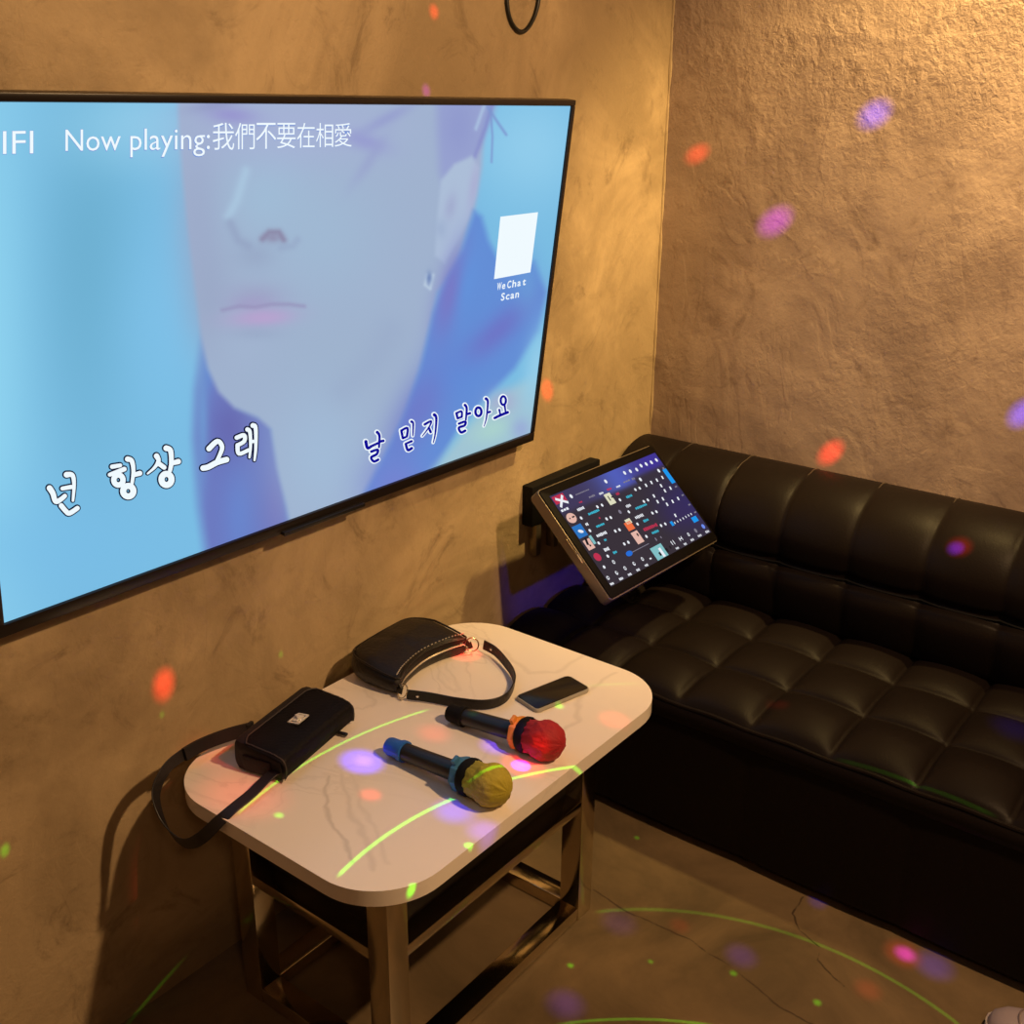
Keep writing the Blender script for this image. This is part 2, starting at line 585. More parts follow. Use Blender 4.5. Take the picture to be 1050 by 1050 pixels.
# little indicator window and maker's plate on the lower edge
bm = bmesh.new()
c = tvp(268, 552)
add_box(bm, (-.022, -.004, .004), (.022, .004, .0085), frame_mtx(c, TV_U, y=TV_V), .001)
obj('badge', bm, M['label'], tv)
bm = bmesh.new()
c = TV_O+TV_U*0.66+TV_V*(TV_H+.0195)
add_box(bm, (-.10, -.004, -.016), (.12, .004, .004), frame_mtx(c, TV_U, y=TV_V), .0015)
obj('sensor_strip', bm, M['black'], tv)
bm = bmesh.new()
c = TV_O+TV_U*0.728+TV_V*(TV_H+.020)
add_box(bm, (-.024, -.003, -.014), (.024, .005, .005), frame_mtx(c, TV_U, y=TV_V), .0012)
obj('sensor_window', bm, M['label'], tv)


# ---- the picture on the screen
def seg_dist(X, Y, poly, closed=True):
    n = len(poly)
    d = np.full(X.shape, 1e9)
    inside = np.zeros(X.shape, bool)
    for i in range(n if closed else n-1):
        x0, y0 = poly[i]; x1, y1 = poly[(i+1) % n]
        dx, dy = x1-x0, y1-y0
        t = np.clip(((X-x0)*dx+(Y-y0)*dy)/(dx*dx+dy*dy+1e-9), 0, 1)
        d = np.minimum(d, np.hypot(X-x0-t*dx, Y-y0-t*dy))
        if closed:
            c = ((y0 > Y) != (y1 > Y)) & (X < (x1-x0)*(Y-y0)/(y1-y0+1e-12)+x0)
            inside ^= c
    return np.where(inside, -d, d) if closed else d


def tv_picture(X, Y):
    C = np.zeros(X.shape+(3,))
    C[:] = (122, 188, 226)

    def mixin(col, a):
        a = np.clip(a, 0, 1)[..., None]
        C[:] = C*(1-a)+np.array(col, float)*a

    def blob(cx, cy, rx, ry, col, a, rot=0.0):
        c, s = math.cos(rot), math.sin(rot)
        dx, dy = X-cx, Y-cy
        u = (dx*c+dy*s)/rx; v = (-dx*s+dy*c)/ry
        mixin(col, a*np.exp(-(u*u+v*v)))

    def shape(poly, col, soft, a=1.0):
        d = seg_dist(X, Y, poly)
        t = np.clip((soft-d)/(2*soft), 0, 1)
        mixin(col, a*t*t*(3-2*t))

    blob(-20, 380, 60, 400, (146, 214, 242), .9)
    blob(95, 270, 55, 190, (106, 172, 204), .8)
    blob(150, 130, 90, 45, (146, 208, 236), .8)
    blob(170, 330, 60, 130, (128, 194, 234), .7)
    blob(60, 560, 160, 60, (122, 190, 232), .6)
    blob(545, 150, 60, 60, (150, 208, 238), .8)
    # garment on the left, behind the jaw
    shape([(212, 330), (226, 385), (246, 418), (280, 428), (288, 470), (298, 530), (300, 560), (212, 575), (204, 520), (199, 450), (201, 400)],
          (108, 122, 192), 9)
    blob(238, 440, 22, 34, (100, 100, 172), .8)
    blob(245, 530, 16, 50, (104, 134, 206), .8)
    blob(208, 430, 6, 70, (112, 160, 214), .7)
    blob(283, 520, 12, 44, (118, 116, 184), .7)
    blob(214, 372, 6, 26, (96, 142, 214), .8)
    # face and neck
    shape([(181, 60), (183, 130), (187, 180), (193, 240), (200, 295), (206, 345), (213, 378), (224, 402), (240, 418), (264, 428),
           (278, 440), (284, 480), (294, 520), (302, 560), (372, 540), (380, 500), (416, 420), (434, 370), (448, 300), (468, 272),
           (486, 215), (494, 170), (500, 60)], (160, 178, 206), 4)
    blob(205, 220, 26, 90, (156, 168, 200), .7)
    blob(215, 305, 22, 55, (153, 166, 196), .6)
    blob(275, 200, 45, 50, (160, 190, 216), .8)
    blob(330, 240, 60, 70, (160, 186, 212), .7)
    blob(300, 130, 120, 40, (168, 178, 216), .7)
    blob(345, 380, 70, 60, (158, 178, 204), .7)
    blob(330, 470, 50, 70, (162, 188, 216), .8)
    blob(252, 352, 28, 24, (162, 180, 208), .6)
    # brow, eyes just out of the picture, nose
    blob(237, 118, 26, 9, (150, 146, 206), .8, .1)
    blob(225, 106, 30, 6, (140, 145, 190), .6, -.2)
    blob(374, 145, 24, 9, (150, 154, 208), .8, .3)
    blob(396, 122, 34, 6, (148, 155, 206), .7, -.5)
    blob(378, 166, 6, 30, (150, 158, 204), .5, .6)
    d = seg_dist(X, Y, [(252, 175), (243, 205), (234, 222)], False)
    mixin((172, 202, 226), .7*np.exp(-(d/5)**2))
    d = seg_dist(X, Y, [(236, 228), (244, 246), (254, 252)], False)
    mixin((146, 160, 192), .6*np.exp(-(d/5)**2))
    blob(262, 262, 20, 14, (150, 165, 195), .6)
    d = seg_dist(X, Y, [(269, 245), (276, 238), (286, 238), (291, 246)], False)
    mixin((134, 124, 156), .7*np.exp(-(d/3.4)**2))
    blob(280, 244, 8, 5, (140, 132, 164), .7)
    d = seg_dist(X, Y, [(288, 254), (300, 252), (305, 246)], False)
    mixin((148, 164, 196), .5*np.exp(-(d/4)**2))
    # mouth
    blob(262, 302, 30, 12, (158, 164, 198), .8)
    blob(258, 310, 22, 7, (160, 158, 198), .8, -.05)
    blob(266, 325, 34, 10, (176, 162, 204), .95, -.08)
    blob(272, 326, 22, 6, (184, 164, 208), .8, -.05)
    d = seg_dist(X, Y, [(228, 318), (245, 314), (262, 315), (278, 312), (296, 312), (312, 314)], False)
    mixin((146, 138, 180), .55*np.exp(-(d/2.2)**2))
    blob(262, 342, 26, 7, (150, 166, 196), .5)
    # temple hair, ear, ear ring
    shape([(440, 60), (448, 110), (450, 175), (458, 205), (476, 178), (492, 150), (508, 108), (515, 60)], (150, 160, 208), 7, .9)
    blob(470, 130, 16, 30, (142, 150, 204), .6)
    for ln, wd, cl in (([(505, 106), (498, 130), (487, 160)], 2.5, (134, 140, 200)), ([(500, 110), (512, 128), (519, 138)], 1.6, (126, 150, 206)),
                       ([(503, 112), (505, 140), (504, 166)], 1.2, (126, 150, 206)), ([(498, 104), (488, 132)], 2, (172, 196, 226))):
        d = seg_dist(X, Y, ln, False)
        mixin(cl, .8*np.exp(-(d/wd)**2))
    shape([(452, 185), (466, 168), (484, 160), (491, 172), (488, 200), (480, 225), (470, 246), (456, 270), (446, 262), (448, 225)], (172, 190, 216), 3)
    blob(486, 190, 5, 26, (170, 172, 210), .7, .15)
    blob(462, 212, 6, 14, (160, 168, 204), .7, .2)
    blob(452, 235, 6, 10, (154, 172, 204), .6)
    # collar and shoulder on the right
    shape([(486, 216), (494, 222), (501, 246), (512, 268), (530, 278), (548, 268), (560, 300), (552, 340), (528, 378), (498, 408), (470, 440),
           (448, 480), (440, 520), (370, 545), (374, 505), (392, 470), (414, 428), (430, 380), (444, 322), (458, 286), (474, 256)],
          (100, 142, 214), 5)
    blob(462, 300, 14, 50, (122, 120, 196), .9, .25)
    blob(430, 420, 22, 60, (112, 122, 200), .85, .5)
    blob(510, 340, 50, 14, (112, 114, 196), .8, -.75)
    blob(408, 500, 34, 30, (120, 130, 208), .8)
    blob(480, 290, 10, 40, (98, 148, 220), .7, .2)
    blob(540, 290, 14, 34, (108, 156, 216), .7)
    blob(470, 385, 26, 26, (96, 140, 216), .6)
    d = seg_dist(X, Y, [(438, 282), (436, 292), (441, 296), (444, 282)], False)
    mixin((188, 206, 226), .9*np.exp(-(d/1.8)**2))
    blob(440, 285, 3, 6, (104, 128, 180), .8)
    d = seg_dist(X, Y, [(400, 340), (384, 370), (352, 400)], False)
    mixin((150, 166, 198), .3*np.exp(-(d/16)**2))
    # pale greenish patch low on the right
    shape([(500, 412), (520, 400), (540, 390), (560, 380), (548, 460), (430, 500), (450, 474), (474, 444)], (160, 196, 212), 8)
    blob(505, 440, 22, 12, (172, 212, 204), .8, -.4)
    blob(515, 412, 16, 12, (170, 170, 206), .7)
    blob(550, 375, 12, 40, (150, 206, 234), .9, .2)
    blob(534, 440, 10, 12, (150, 160, 216), .6)
    return C


def picture_mesh(name, mtx, w, h, nu, nv, fn, mat, parent, lift):
    me = bpy.data.meshes.new(name)
    u, v = np.meshgrid(np.linspace(0, 1, nu+1), np.linspace(0, 1, nv+1))
    off = root_of(parent).location
    m = np.array(mtx)
    P = (m[:3, 0]*(u*w)[..., None] + m[:3, 1]*(v*h)[..., None] + m[:3, 2]*lift + m[:3, 3])
    d = P-np.array(EYE)
    dep = d @ np.array(_f)
    px = 525+FPX*(d @ np.array(R2))/dep
    py = 525-FPX*(d @ np.array(U2))/dep
    srgb = np.clip(fn(px, py, u, v), 0, 255)/255
    c = np.where(srgb <= .04045, srgb/12.92, ((srgb+.055)/1.055)**2.4)
    verts = (P-np.array(off)).reshape(-1, 3)
    idx = np.arange((nu+1)*(nv+1)).reshape(nv+1, nu+1)
    q = np.stack([idx[:-1, :-1], idx[1:, :-1], idx[1:, 1:], idx[:-1, 1:]], -1).reshape(-1, 4)
    me.from_pydata(verts.tolist(), [], q.tolist())
    a = me.color_attributes.new('picture', 'FLOAT_COLOR', 'POINT')
    rgba = np.ones((len(verts), 4), np.float32)
    rgba[:, :3] = c.reshape(-1, 3)
    a.data.foreach_set('color', rgba.ravel())
    me.materials.append(mat)
    o = bpy.data.objects.new(name, me)
    COL.objects.link(o)
    o.parent = parent
    return o


TVG = 1.0
screen = picture_mesh('screen', TVM, TV_W, TV_H, 384, 216, lambda px, py, u, v: tv_picture(px, py), glow_attr('screen_picture', TVG), tv, 0.001)
W_TXT = glow('screen_white', lin(240, 250, 255), 1.0)
DK_TXT = glow('screen_navy', lin(10, 14, 48), 1.0)
BL_TXT = glow('screen_blue', lin(12, 10, 150), 1.0)
SH_TXT = glow('screen_shade', lin(120, 150, 215), 1.0)


# text: font outlines turned into a mesh and laid on a screen plane
def text_tris(s, bold=0.0):
    cu = bpy.data.curves.new('t', 'FONT')
    cu.body = s
    cu.offset = bold
    cu.resolution_u = 3
    o = bpy.data.objects.new('t', cu)
    COL.objects.link(o)
    dg = bpy.context.evaluated_depsgraph_get()
    me = bpy.data.meshes.new_from_object(o.evaluated_get(dg))
    vs = [v.co.copy() for v in me.vertices]
    fs = [tuple(p.vertices) for p in me.polygons]
    bpy.data.objects.remove(o)
    bpy.data.meshes.remove(me)
    return vs, fs


def add_text(bm, s, quad, place, lift, bold=0.0, cap=0.73, x01=None):
    """quad: screen positions of baseline-left, baseline-right, top-right, top-left"""
    vs, fs = text_tris(s, bold)
    if not vs:
        return
    xs = [v.x for v in vs]
    xa, xb = (min(xs), max(xs)) if x01 is None else x01
    bl, br, tr, tl = [Vector(q) for q in quad]
    new = []
    for v in vs:
        a = (v.x-xa)/(xb-xa); b = v.y/cap
        p = (bl*(1-a)+br*a)*(1-b)+(tl*(1-a)+tr*a)*b
        new.append(bm.verts.new(place(p.x, p.y, lift)))
    for f in fs:
        try:
            bm.faces.new([new[i] for i in f])
        except ValueError:
            pass


def stroke(bm, pts, w0, w1, place, lift):
    P = [Vector(p) for p in pts]
    if len(P) > 2:
        P = catmull(P, 5)
    n = len(P)
    left, right = [], []
    for i in range(n):
        t = (P[min(i+1, n-1)]-P[max(i-1, 0)]).normalized()
        nn = Vector((-t.y, t.x))
        w = (w0+(w1-w0)*i/(n-1))/2
        left.append(P[i]+nn*w); right.append(P[i]-nn*w)

    def cap(c, w, sgn, t):
        base = math.atan2(t.y, t.x)
        return [c+Vector((math.cos(base+sgn*a), math.sin(base+sgn*a)))*w/2 for a in np.linspace(-PI/2, PI/2, 8)[1:-1]]
    t1 = (P[-1]-P[-2]).normalized(); t0 = (P[0]-P[1]).normalized()
    L = [bm.verts.new(place(p.x, p.y, lift)) for p in left]
    Rr = [bm.verts.new(place(p.x, p.y, lift)) for p in right]
    for i in range(n-1):
        bm.faces.new((L[i], L[i+1], Rr[i+1], Rr[i]))
    for c, w, t in ((P[0], w0, t0), (P[-1], w1, t1)):
        if w > 0.3:
            ring = [bm.verts.new(place(c.x+math.cos(a)*w/2, c.y+math.sin(a)*w/2, lift)) for a in np.linspace(0, 2*PI, 14)[:-1]]
            bm.faces.new(ring)


def ringstroke(bm, cx, cy, rx, ry, w, place, lift):
    n = 26
    o, i = [], []
    for k in range(n):
        a = 2*PI*k/n
        o.append(bm.verts.new(place(cx+(rx+w/2)*math.cos(a), cy+(ry+w/2)*math.sin(a), lift)))
        i.append(bm.verts.new(place(cx+max(rx-w/2, .01)*math.cos(a), cy+max(ry-w/2, .01)*math.sin(a), lift)))
    for k in range(n):
        bm.faces.new((o[k], o[(k+1) % n], i[(k+1) % n], i[k]))


FAT = 1.3


def lyric(zoom, strokes, fat):
    """strokes in enlarged-picture units: ('s', pts, w0, w1) or ('o', cx, cy, rx, ry, w)"""
    ox, oy, k = zoom
    def paint(bm, extra, lift):
        for j, s in enumerate(strokes):
            z = lift+j*0.00001
            if s[0] == 's':
                stroke(bm, [(ox+x/k, oy+y/k) for x, y in s[1]], (s[2]*FAT+extra)/k, (s[3]*FAT+extra)/k, tvp, z)
            else:
                ringstroke(bm, ox+s[1]/k, oy+s[2]/k, s[3]/k, s[4]/k, (s[5]*FAT+extra)/k, tvp, z)
    return paint


white_words = [
    ((40, 425, 7.0), 19, [
        ('s', [(68, 524), (92, 562), (112, 620), (150, 604), (178, 580)], 32, 24), ('s', [(160, 527), (222, 516)], 22, 24),
        ('s', [(190, 428), (232, 432), (244, 500), (236, 614)], 32, 14), ('s', [(152, 650), (186, 690), (212, 704), (268, 668)], 28, 26),
        ('s', [(517, 371), (575, 361)], 24, 22), ('s', [(500, 428), (605, 388)], 22, 26), ('o', 562, 466, 33, 36, 30),
        ('s', [(628, 316), (658, 330), (670, 400), (660, 490)], 30, 18), ('s', [(672, 430), (716, 418)], 24, 28), ('o', 633, 546, 37, 38, 34),
        ('s', [(836, 294), (850, 330), (820, 378), (772, 420)], 30, 10), ('s', [(846, 344), (890, 376)], 26, 26),
        ('s', [(905, 238), (936, 256), (942, 340), (932, 400)], 32, 22), ('s', [(945, 346), (992, 334)], 24, 30), ('o', 907, 462, 36, 40, 34)]),
    ((190, 420, 11.667), 31, [
        ('s', [(270, 462), (372, 372), (428, 440), (398, 540), (350, 632)], 50, 32), ('s', [(200, 694), (262, 680), (370, 625), (482, 592)], 52, 52),
        ('s', [(602, 330), (690, 300), (692, 372), (612, 420)], 40, 36), ('s', [(612, 420), (628, 522), (742, 478)], 40, 34),
        ('s', [(730, 232), (760, 262), (768, 430), (755, 566)], 42, 20), ('s', [(770, 378), (822, 372)], 30, 30),
        ('s', [(795, 184), (828, 214), (830, 450), (815, 600)], 46, 20)]),
]
def lay_words(words_, fill, rim, note):
    for zm, fat, st in words_:
        bm1, bm2 = bmesh.new(), bmesh.new()
        lyric(zm, st, 0)(bm1, 0, .0030)
        lyric(zm, st, 0)(bm2, fat, .0022)
        o = obj('lyric_text', bm1, fill, screen, smooth=False)
        o['label'] = note
        obj('lyric_outline', bm2, rim, screen, smooth=False)


(z0, f0, w0), (z1, f1, w1) = white_words
lay_words([(z0, f0, w0[:4]), (z0, f0, w0[4:]), (z1, f1, w1)], W_TXT, DK_TXT, 'white brush-style lyric at the lower left')
blue_words = [
    ((360, 415, 10.5), [
        ('s', [(148, 392), (166, 462), (212, 440), (276, 410)], 28, 20), ('s', [(270, 292), (294, 330), (290, 452)], 26, 18), ('s', [(290, 394), (336, 384)], 20, 24),
        ('s', [(206, 500), (276, 480), (264, 528), (206, 562), (234, 606), (282, 586)], 22, 22),
        ('s', [(530, 274), (545, 354)], 22, 20), ('s', [(530, 274), (596, 246), (590, 336)], 20, 20), ('s', [(546, 356), (590, 338)], 20, 18),
        ('s', [(640, 178), (658, 200), (654, 330)], 24, 10), ('s', [(576, 416), (642, 388)], 18, 20), ('s', [(578, 420), (600, 484), (642, 464)], 22, 24),
        ('s', [(782, 208), (852, 172), (826, 240), (756, 334)], 22, 8), ('s', [(826, 244), (846, 290)], 20, 22), ('s', [(885, 104), (906, 140), (896, 300), (874, 404)], 28, 8)]),
    ((440, 390, 10.5), [
        ('s', [(284, 350), (296, 406)], 22, 18), ('s', [(284, 350), (338, 330), (342, 386)], 18, 18), ('s', [(296, 406), (342, 388)], 18, 18),
        ('s', [(376, 262), (394, 300), (385, 420)], 24, 16), ('s', [(392, 362), (430, 350)], 18, 22),
        ('s', [(310, 462), (380, 440), (370, 482), (310, 506), (334, 556), (378, 538)], 20, 22),
        ('o', 520, 334, 32, 46, 22), ('s', [(602, 194), (622, 230), (606, 400), (580, 490)], 26, 6), ('s', [(614, 346), (646, 334)], 16, 20),
        ('o', 788, 214, 28, 46, 20), ('s', [(745, 312), (756, 368)], 18, 14), ('s', [(802, 262), (814, 346)], 18, 14), ('s', [(694, 402), (756, 372), (836, 340)], 22, 24)]),
]
(z0, w0), (z1, w1) = blue_words
lay_words([(z0, 26, w0[:4]), (z0, 26, w0[4:]), (z1, 26, w1)], BL_TXT, W_TXT, 'dark blue lyric with a white rim at the lower right')

for nm, off, mat_, lift, bold in (('banner_text', 0, W_TXT, .0028, -0.003), ('banner_shadow', 1.0, SH_TXT, .0020, .006)):
    bm = bmesh.new()
    add_text(bm, 'WIFI', [(-41-off*.2, 158.5+off*.4), (33+off*.6, 157+off*.4), (33+off*.6, 132), (-41-off*.2, 133)], tvp, lift, bold)
    add_text(bm, 'Now playing:', [(66, 154.5+off*.6), (214, 152.5+off*.6), (214, 129), (66, 131)], tvp, lift, bold)
    for k, ch in enumerate('我們不要在相愛'):
        xx = [(217, 239), (240, 260), (261.5, 282), (283, 302), (303.5, 321.5), (323, 340.5), (342, 359.5)][k]
        y0 = 153.5-k*0.55; y1 = 125.6+k*0.05
        vs, fs = text_tris(ch, bold)
        if vs:
            ya, yb = min(v.y for v in vs), max(v.y for v in vs)
            xa, xb = min(v.x for v in vs), max(v.x for v in vs)
            new = []
            for v in vs:
                a = (v.x-xa)/(xb-xa); b = (v.y-ya)/(yb-ya)
                new.append(bm.verts.new(tvp(xx[0]+(xx[1]-xx[0])*a+off*.4, y0+(y1-y0)*b+off*.5, lift)))
            for f in fs:
                try:
                    bm.faces.new([new[i] for i in f])
                except ValueError:
                    pass
    obj(nm, bm, mat_, screen, smooth=False)
bm = bmesh.new()
bm.faces.new([bm.verts.new(tvp(x, y, .0025)) for x, y in ((505.7, 286), (543, 279), (550.8, 217.3), (512.2, 222))])
obj('blank_card', bm, W_TXT, screen, smooth=False)
bm = bmesh.new()
for k, ch in enumerate('WeChat'):
    x = 508.3+k*5.25
    vs, fs = text_tris(ch, .02)
    w = 4.6 if ch == 'W' else (4.0 if ch in 'Ch' else 3.4)
    y = 297.2-k*0.95
    h = 7.6
    add_text(bm, ch, [(x, y), (x+w, y-.8), (x+w+.8, y-.8-h), (x+.8, y-h)], tvp, .0028, .02)
for k, ch in enumerate('Scan'):
    x = 512.5+k*4.9
    y = 308-k*0.95
    add_text(bm, ch, [(x, y), (x+3.7, y-.7), (x+4.5, y-.7-7.8), (x+.8, y-7.8)], tvp, .0028, .02)
obj('caption_text', bm, W_TXT, screen, smooth=False)

# ------------------------------------------------------------------ touch screen on its wall arm
TPS = 0.983
TP_W, TP_H = 0.476*TPS, 0.26775*TPS
TPT, TPY = -0.8034, -0.0308
TP_O = EYE + TPS*(Vector((2.0498, 1.4686, 0.7994))-EYE)
TP_U = Vector((math.cos(TPY), math.sin(TPY), 0))
_n = Vector((-math.sin(TPY), math.cos(TPY), 0))
TP_V = (_n*math.sin(TPT)+Vector((0, 0, -math.cos(TPT)))).normalized()
TP_N = TP_V.cross(TP_U).normalized()
if TP_N.z < 0:
    TP_N = -TP_N
TPM = Matrix((TP_U, TP_V, TP_N)).transposed().to_4x4()
TPM.translation = TP_O


def tpp(px, py, lift=0.0):
    return on_plane(px, py, TP_O, TP_N)+TP_N*lift


tp = thing('touchscreen_monitor', 'tilted black song-selection touchscreen on a wall arm above the sofa end', 'touchscreen',
           (2.28, WALL_Y, 0.70))
# casing: thick slab with a black glass front
bm = bmesh.new()
add_prism(bm, rounded(-.024, -.026, TP_W+.012, TP_H+.028, .010, 5), -.034, -.004, .003, TPM)
obj('casing', bm, simple('bronze_casing', (0.20, 0.16, 0.115), 0.32, 0.6), tp)
bm = bmesh.new()
add_prism(bm, rounded(-.021, -.023, TP_W+.009, TP_H+.025, .008, 5), -.0045, -.0006, .001, TPM)
obj('glass_front', bm, simple('dark_front_glass', (0.004, .0032, .003), .45, spec=.05), tp)


def tp_picture(px, py, u, v):
    C = np.zeros(u.shape+(3,))
    C[:] = (58, 50, 58)
    def mix(col, a):
        a = np.clip(a, 0, 1)[..., None]
        C[:] = C*(1-a)+np.array(col, float)*a
    mix((54, 46, 92), np.clip((u-.62)*3, 0, 1)*np.exp(-((v-.62)/.3)**2))
    head = 1/(1+np.exp((v-.15-.06*(u < .69))/.012))
    mix((66, 58, 90), head)
    mix((84, 98, 190), head*np.exp(-((u-.58)/.2)**2)*.95)
    mix((66, 54, 150), head*np.exp(-((u-.92)/.2)**2))
    mix((58, 46, 92), .6*np.exp(-((u-.86)/.16)**2-((v-.66)/.16)**2))
    return C


tscr = picture_mesh('screen', TPM, TP_W, TP_H, 120, 68, tp_picture, glow_attr('panel_picture', 1.0), tp, 0.0006)
GW = glow('panel_white', lin(235, 238, 245), 1.0)
GC = glow('panel_cyan', lin(60, 180, 205), 1.0)
GB = glow('panel_blue', lin(30, 150, 235), 1.0)
GR = glow('panel_red', lin(190, 50, 80), 1.0)
GP = glow('panel_skin', lin(228, 182, 168), 1.0)
GD = glow('panel_dark', lin(36, 30, 34), 1.0)
GG = glow('panel_grey', lin(130, 125, 140), 1.0)
GO = glow('panel_orange', lin(238, 112, 66), 1.0)
GT = glow('panel_teal', lin(130, 190, 195), 1.0)
GK = glow('panel_cream', lin(222, 220, 190), 1.0)


def zE(x, y):      # enlarged crop of the touch screen -> photograph
    return 560+x/5.833, 450+y/5.833


def quad_at(bm, x, y, w, h, lift=.0012, rot=0.0, oval=False, zoom=zE):
    c = tpp(*zoom(x, y), lift)
    n = 14 if oval else 4
    vs = []
    for k in range(n):
        if oval:
            a, b = math.cos(2*PI*k/n)*w/2, math.sin(2*PI*k/n)*h/2
        else:
            a, b = ((-w, -h), (w, -h), (w, h), (-w, h))[k]
            a, b = a/2, b/2
        a, b = a*math.cos(rot)-b*math.sin(rot), a*math.sin(rot)+b*math.cos(rot)
        vs.append(bm.verts.new(c+TP_U*a+TP_V*b))
    bm.faces.new(vs)


def panel(name, mat, items, lift=.0012):
    if 'lettering' not in name and len(items) > 1:
        return [panel(name, mat, [it], lift) for it in items]
    bm = bmesh.new()
    k_ = .88 if mat in (GW,) and lift < .0014 else 1.0
    for it in items:
        quad_at(bm, it[0], it[1], it[2]*k_, it[3]*k_, lift=lift, rot=it[4] if len(it) > 4 else 0, oval=len(it) > 5)
    return obj(name, bm, mat, tscr, smooth=False)


def words(items, lift=.0013):
    """a row of short dashes standing for small lettering: (x, y, width, height, count)"""
    out = []
    ux, uy = 5.833*108.6/TP_W, 5.833*-45.7/TP_W
    for x, y, w, h, n in items:
        g = w/n
        for k in range(n):
            s = -w/2+g*(k+.5)
            out.append((x+ux*s, y+uy*s, g*.80, h*(0.65+.3*random.random())))
    return out


panel('white_lettering', GW, words([(110, 425, .034, .009, 3), (205, 420, .030, .011, 5), (242, 512, .012, .011, 2), (330, 572, .044, .011, 7), (360, 662, .022, .011, 4),
    (490, 402, .020, .011, 4), (555, 465, .036, .011, 6), (328, 327, .018, .008, 4), (430, 286, .018, .007, 4),
    (392, 868, .016, .008, 3), (447, 838, .017, .008, 3), (498, 812, .015, .008, 3), (548, 785, .014, .008, 3), (598, 757, .014, .008, 3),
    (783, 655, .014, .008, 3), (830, 630, .012, .008, 3), (872, 605, .014, .008, 3), (917, 580, .016, .008, 3), (962, 556, .016, .008, 3)]))
panel('white_icon', GW, [(x, y, .009, .010, 0, 1) for x, y in
    [(305, 408), (333, 398), (360, 480), (385, 472), (412, 553), (437, 545), (466, 630), (490, 620), (532, 305), (558, 296), (583, 376), (607, 367),
     (634, 445), (658, 437), (686, 520), (711, 510), (208, 475), (260, 550), (313, 625), (367, 703), (440, 366), (493, 438), (545, 511), (598, 585), (345, 768)]])
panel('toolbar_icon', GW, [(x, y, .011, .013, 0, 1) for x, y in
    [(468, 205), (502, 195), (540, 185), (566, 162), (597, 152), (628, 142), (658, 128), (672, 192), (562, 244), (355, 256), (148, 345)]])
panel('letter_key', GW, [(x, y, .007, .011, .2) for x, y in
    [(596, 279), (628, 262), (661, 248), (694, 232), (686, 281), (709, 312), (742, 296), (643, 343), (665, 377), (697, 360), (722, 393), (755, 376), (788, 358), (771, 459)]]
    + [(x, y, .004, .007) for x, y in [(768, 504), (785, 495), (801, 486), (818, 477), (834, 468), (850, 459), (866, 451)]])
panel('cyan_lettering', GC, words([(283, 440, .048, .007, 7), (322, 518, .036, .007, 5), (352, 606, .010, .008, 2), (410, 680, .016, .008, 3),
    (495, 345, .026, .008, 4), (566, 406, .050, .007, 7), (595, 489, .022, .008, 4), (651, 558, .030, .008, 5)]))
panel('red_lettering', GR, words([(426, 330, .014, .009, 3), (622, 530, .060, .010, 8), (376, 302, .020, .006, 4), (318, 475, .006, .006, 1), (205, 380, .014, .005, 2)]))
panel('header_lettering', GG, words([(215, 320, .060, .004, 9), (272, 345, .026, .006, 4), (480, 255, .030, .006, 3), (520, 240, .014, .008, 2)]))
panel('blue_button', GB, [(733, 224, .018, .046), (888, 482, .024, .016), (752, 508, .011, .013)])
panel('slider', GG, [(560, 655, .080, .0018)])
panel('slider_knob', glow('panel_slider_blue', lin(40, 110, 215), 1.0), [(495, 687, .026, .014, 0, 1)], .0014)
panel('side_tab', GG, [(775, 287, .010, .004), (815, 338, .010, .004), (855, 395, .010, .004), (890, 440, .010, .004), (700, 178, .008, .006)])
panel('bottom_icon', GW, [(x, y, .010, .012, 0, 1) for x, y in [(368, 833), (420, 803), (470, 775), (524, 748), (574, 720), (402, 738), (850, 573)]]
    + [(750, 625, .003, .014), (762, 619, .003, .014), (797, 602, .003, .013), (810, 595, .003, .013), (803, 598, .010, .003)])
panel('icon_hole', GD, [(x, y, .0045, .0055, 0, 1) for x, y in [(368, 833), (420, 801), (470, 775), (524, 746), (574, 720), (402, 738), (850, 573)]], .0015)
panel('blue_icon', glow('panel_icon_blue', lin(110, 140, 235), 1.0), [(938, 525, .013, .014, 0, 1)])
panel('grey_icon', GG, [(893, 550, .010, .013, 0, 1), (440, 438, .010, .012, 0, 1), (655, 602, .004, .009), (685, 590, .004, .006)])
# song thumbnails, each a small picture
panel('thumbnail', GR, [(78, 360, .044, .022), (305, 708, .024, .022, .5, 1)])
panel('thumbnail', GW, [(90, 375, .040, .007, -.75), (92, 372, .040, .007, .55)], .0016)
panel('thumbnail', GP, [(150, 475, .034, .028, 0, 1), (545, 590, .028, .034), (255, 632, .026, .028)])
panel('thumbnail_hair', GD, [(160, 468, .010, .004), (140, 478, .005, .004, 0, 1), (545, 575, .006, .010, 0, 1), (240, 615, .008, .020, .3), (262, 640, .006, .006, 0, 1)], .0016)
panel('thumbnail', glow('panel_sky', lin(45, 115, 190), 1.0), [(200, 553, .036, .034)])
panel('thumbnail_shine', GW, [(205, 555, .018, .009, .4, 1)], .0016)
panel('thumbnail', GT, [(275, 605, .010, .024), (675, 677, .050, .036)])
panel('thumbnail_shade', GD, [(720, 668, .010, .012), (680, 690, .008, .010), (740, 650, .006, .008)], .0016)
panel('thumbnail_shine', GW, [(690, 680, .010, .026), (622, 718, .008, .004)], .0018)
panel('thumbnail', GK, [(380, 360, .026, .032), (490, 495, .022, .014)])
panel('thumbnail', GO, [(497, 522, .028, .024)])
panel('thumbnail_shade', GD, [(375, 358, .004, .014), (392, 350, .006, .004)], .0016)
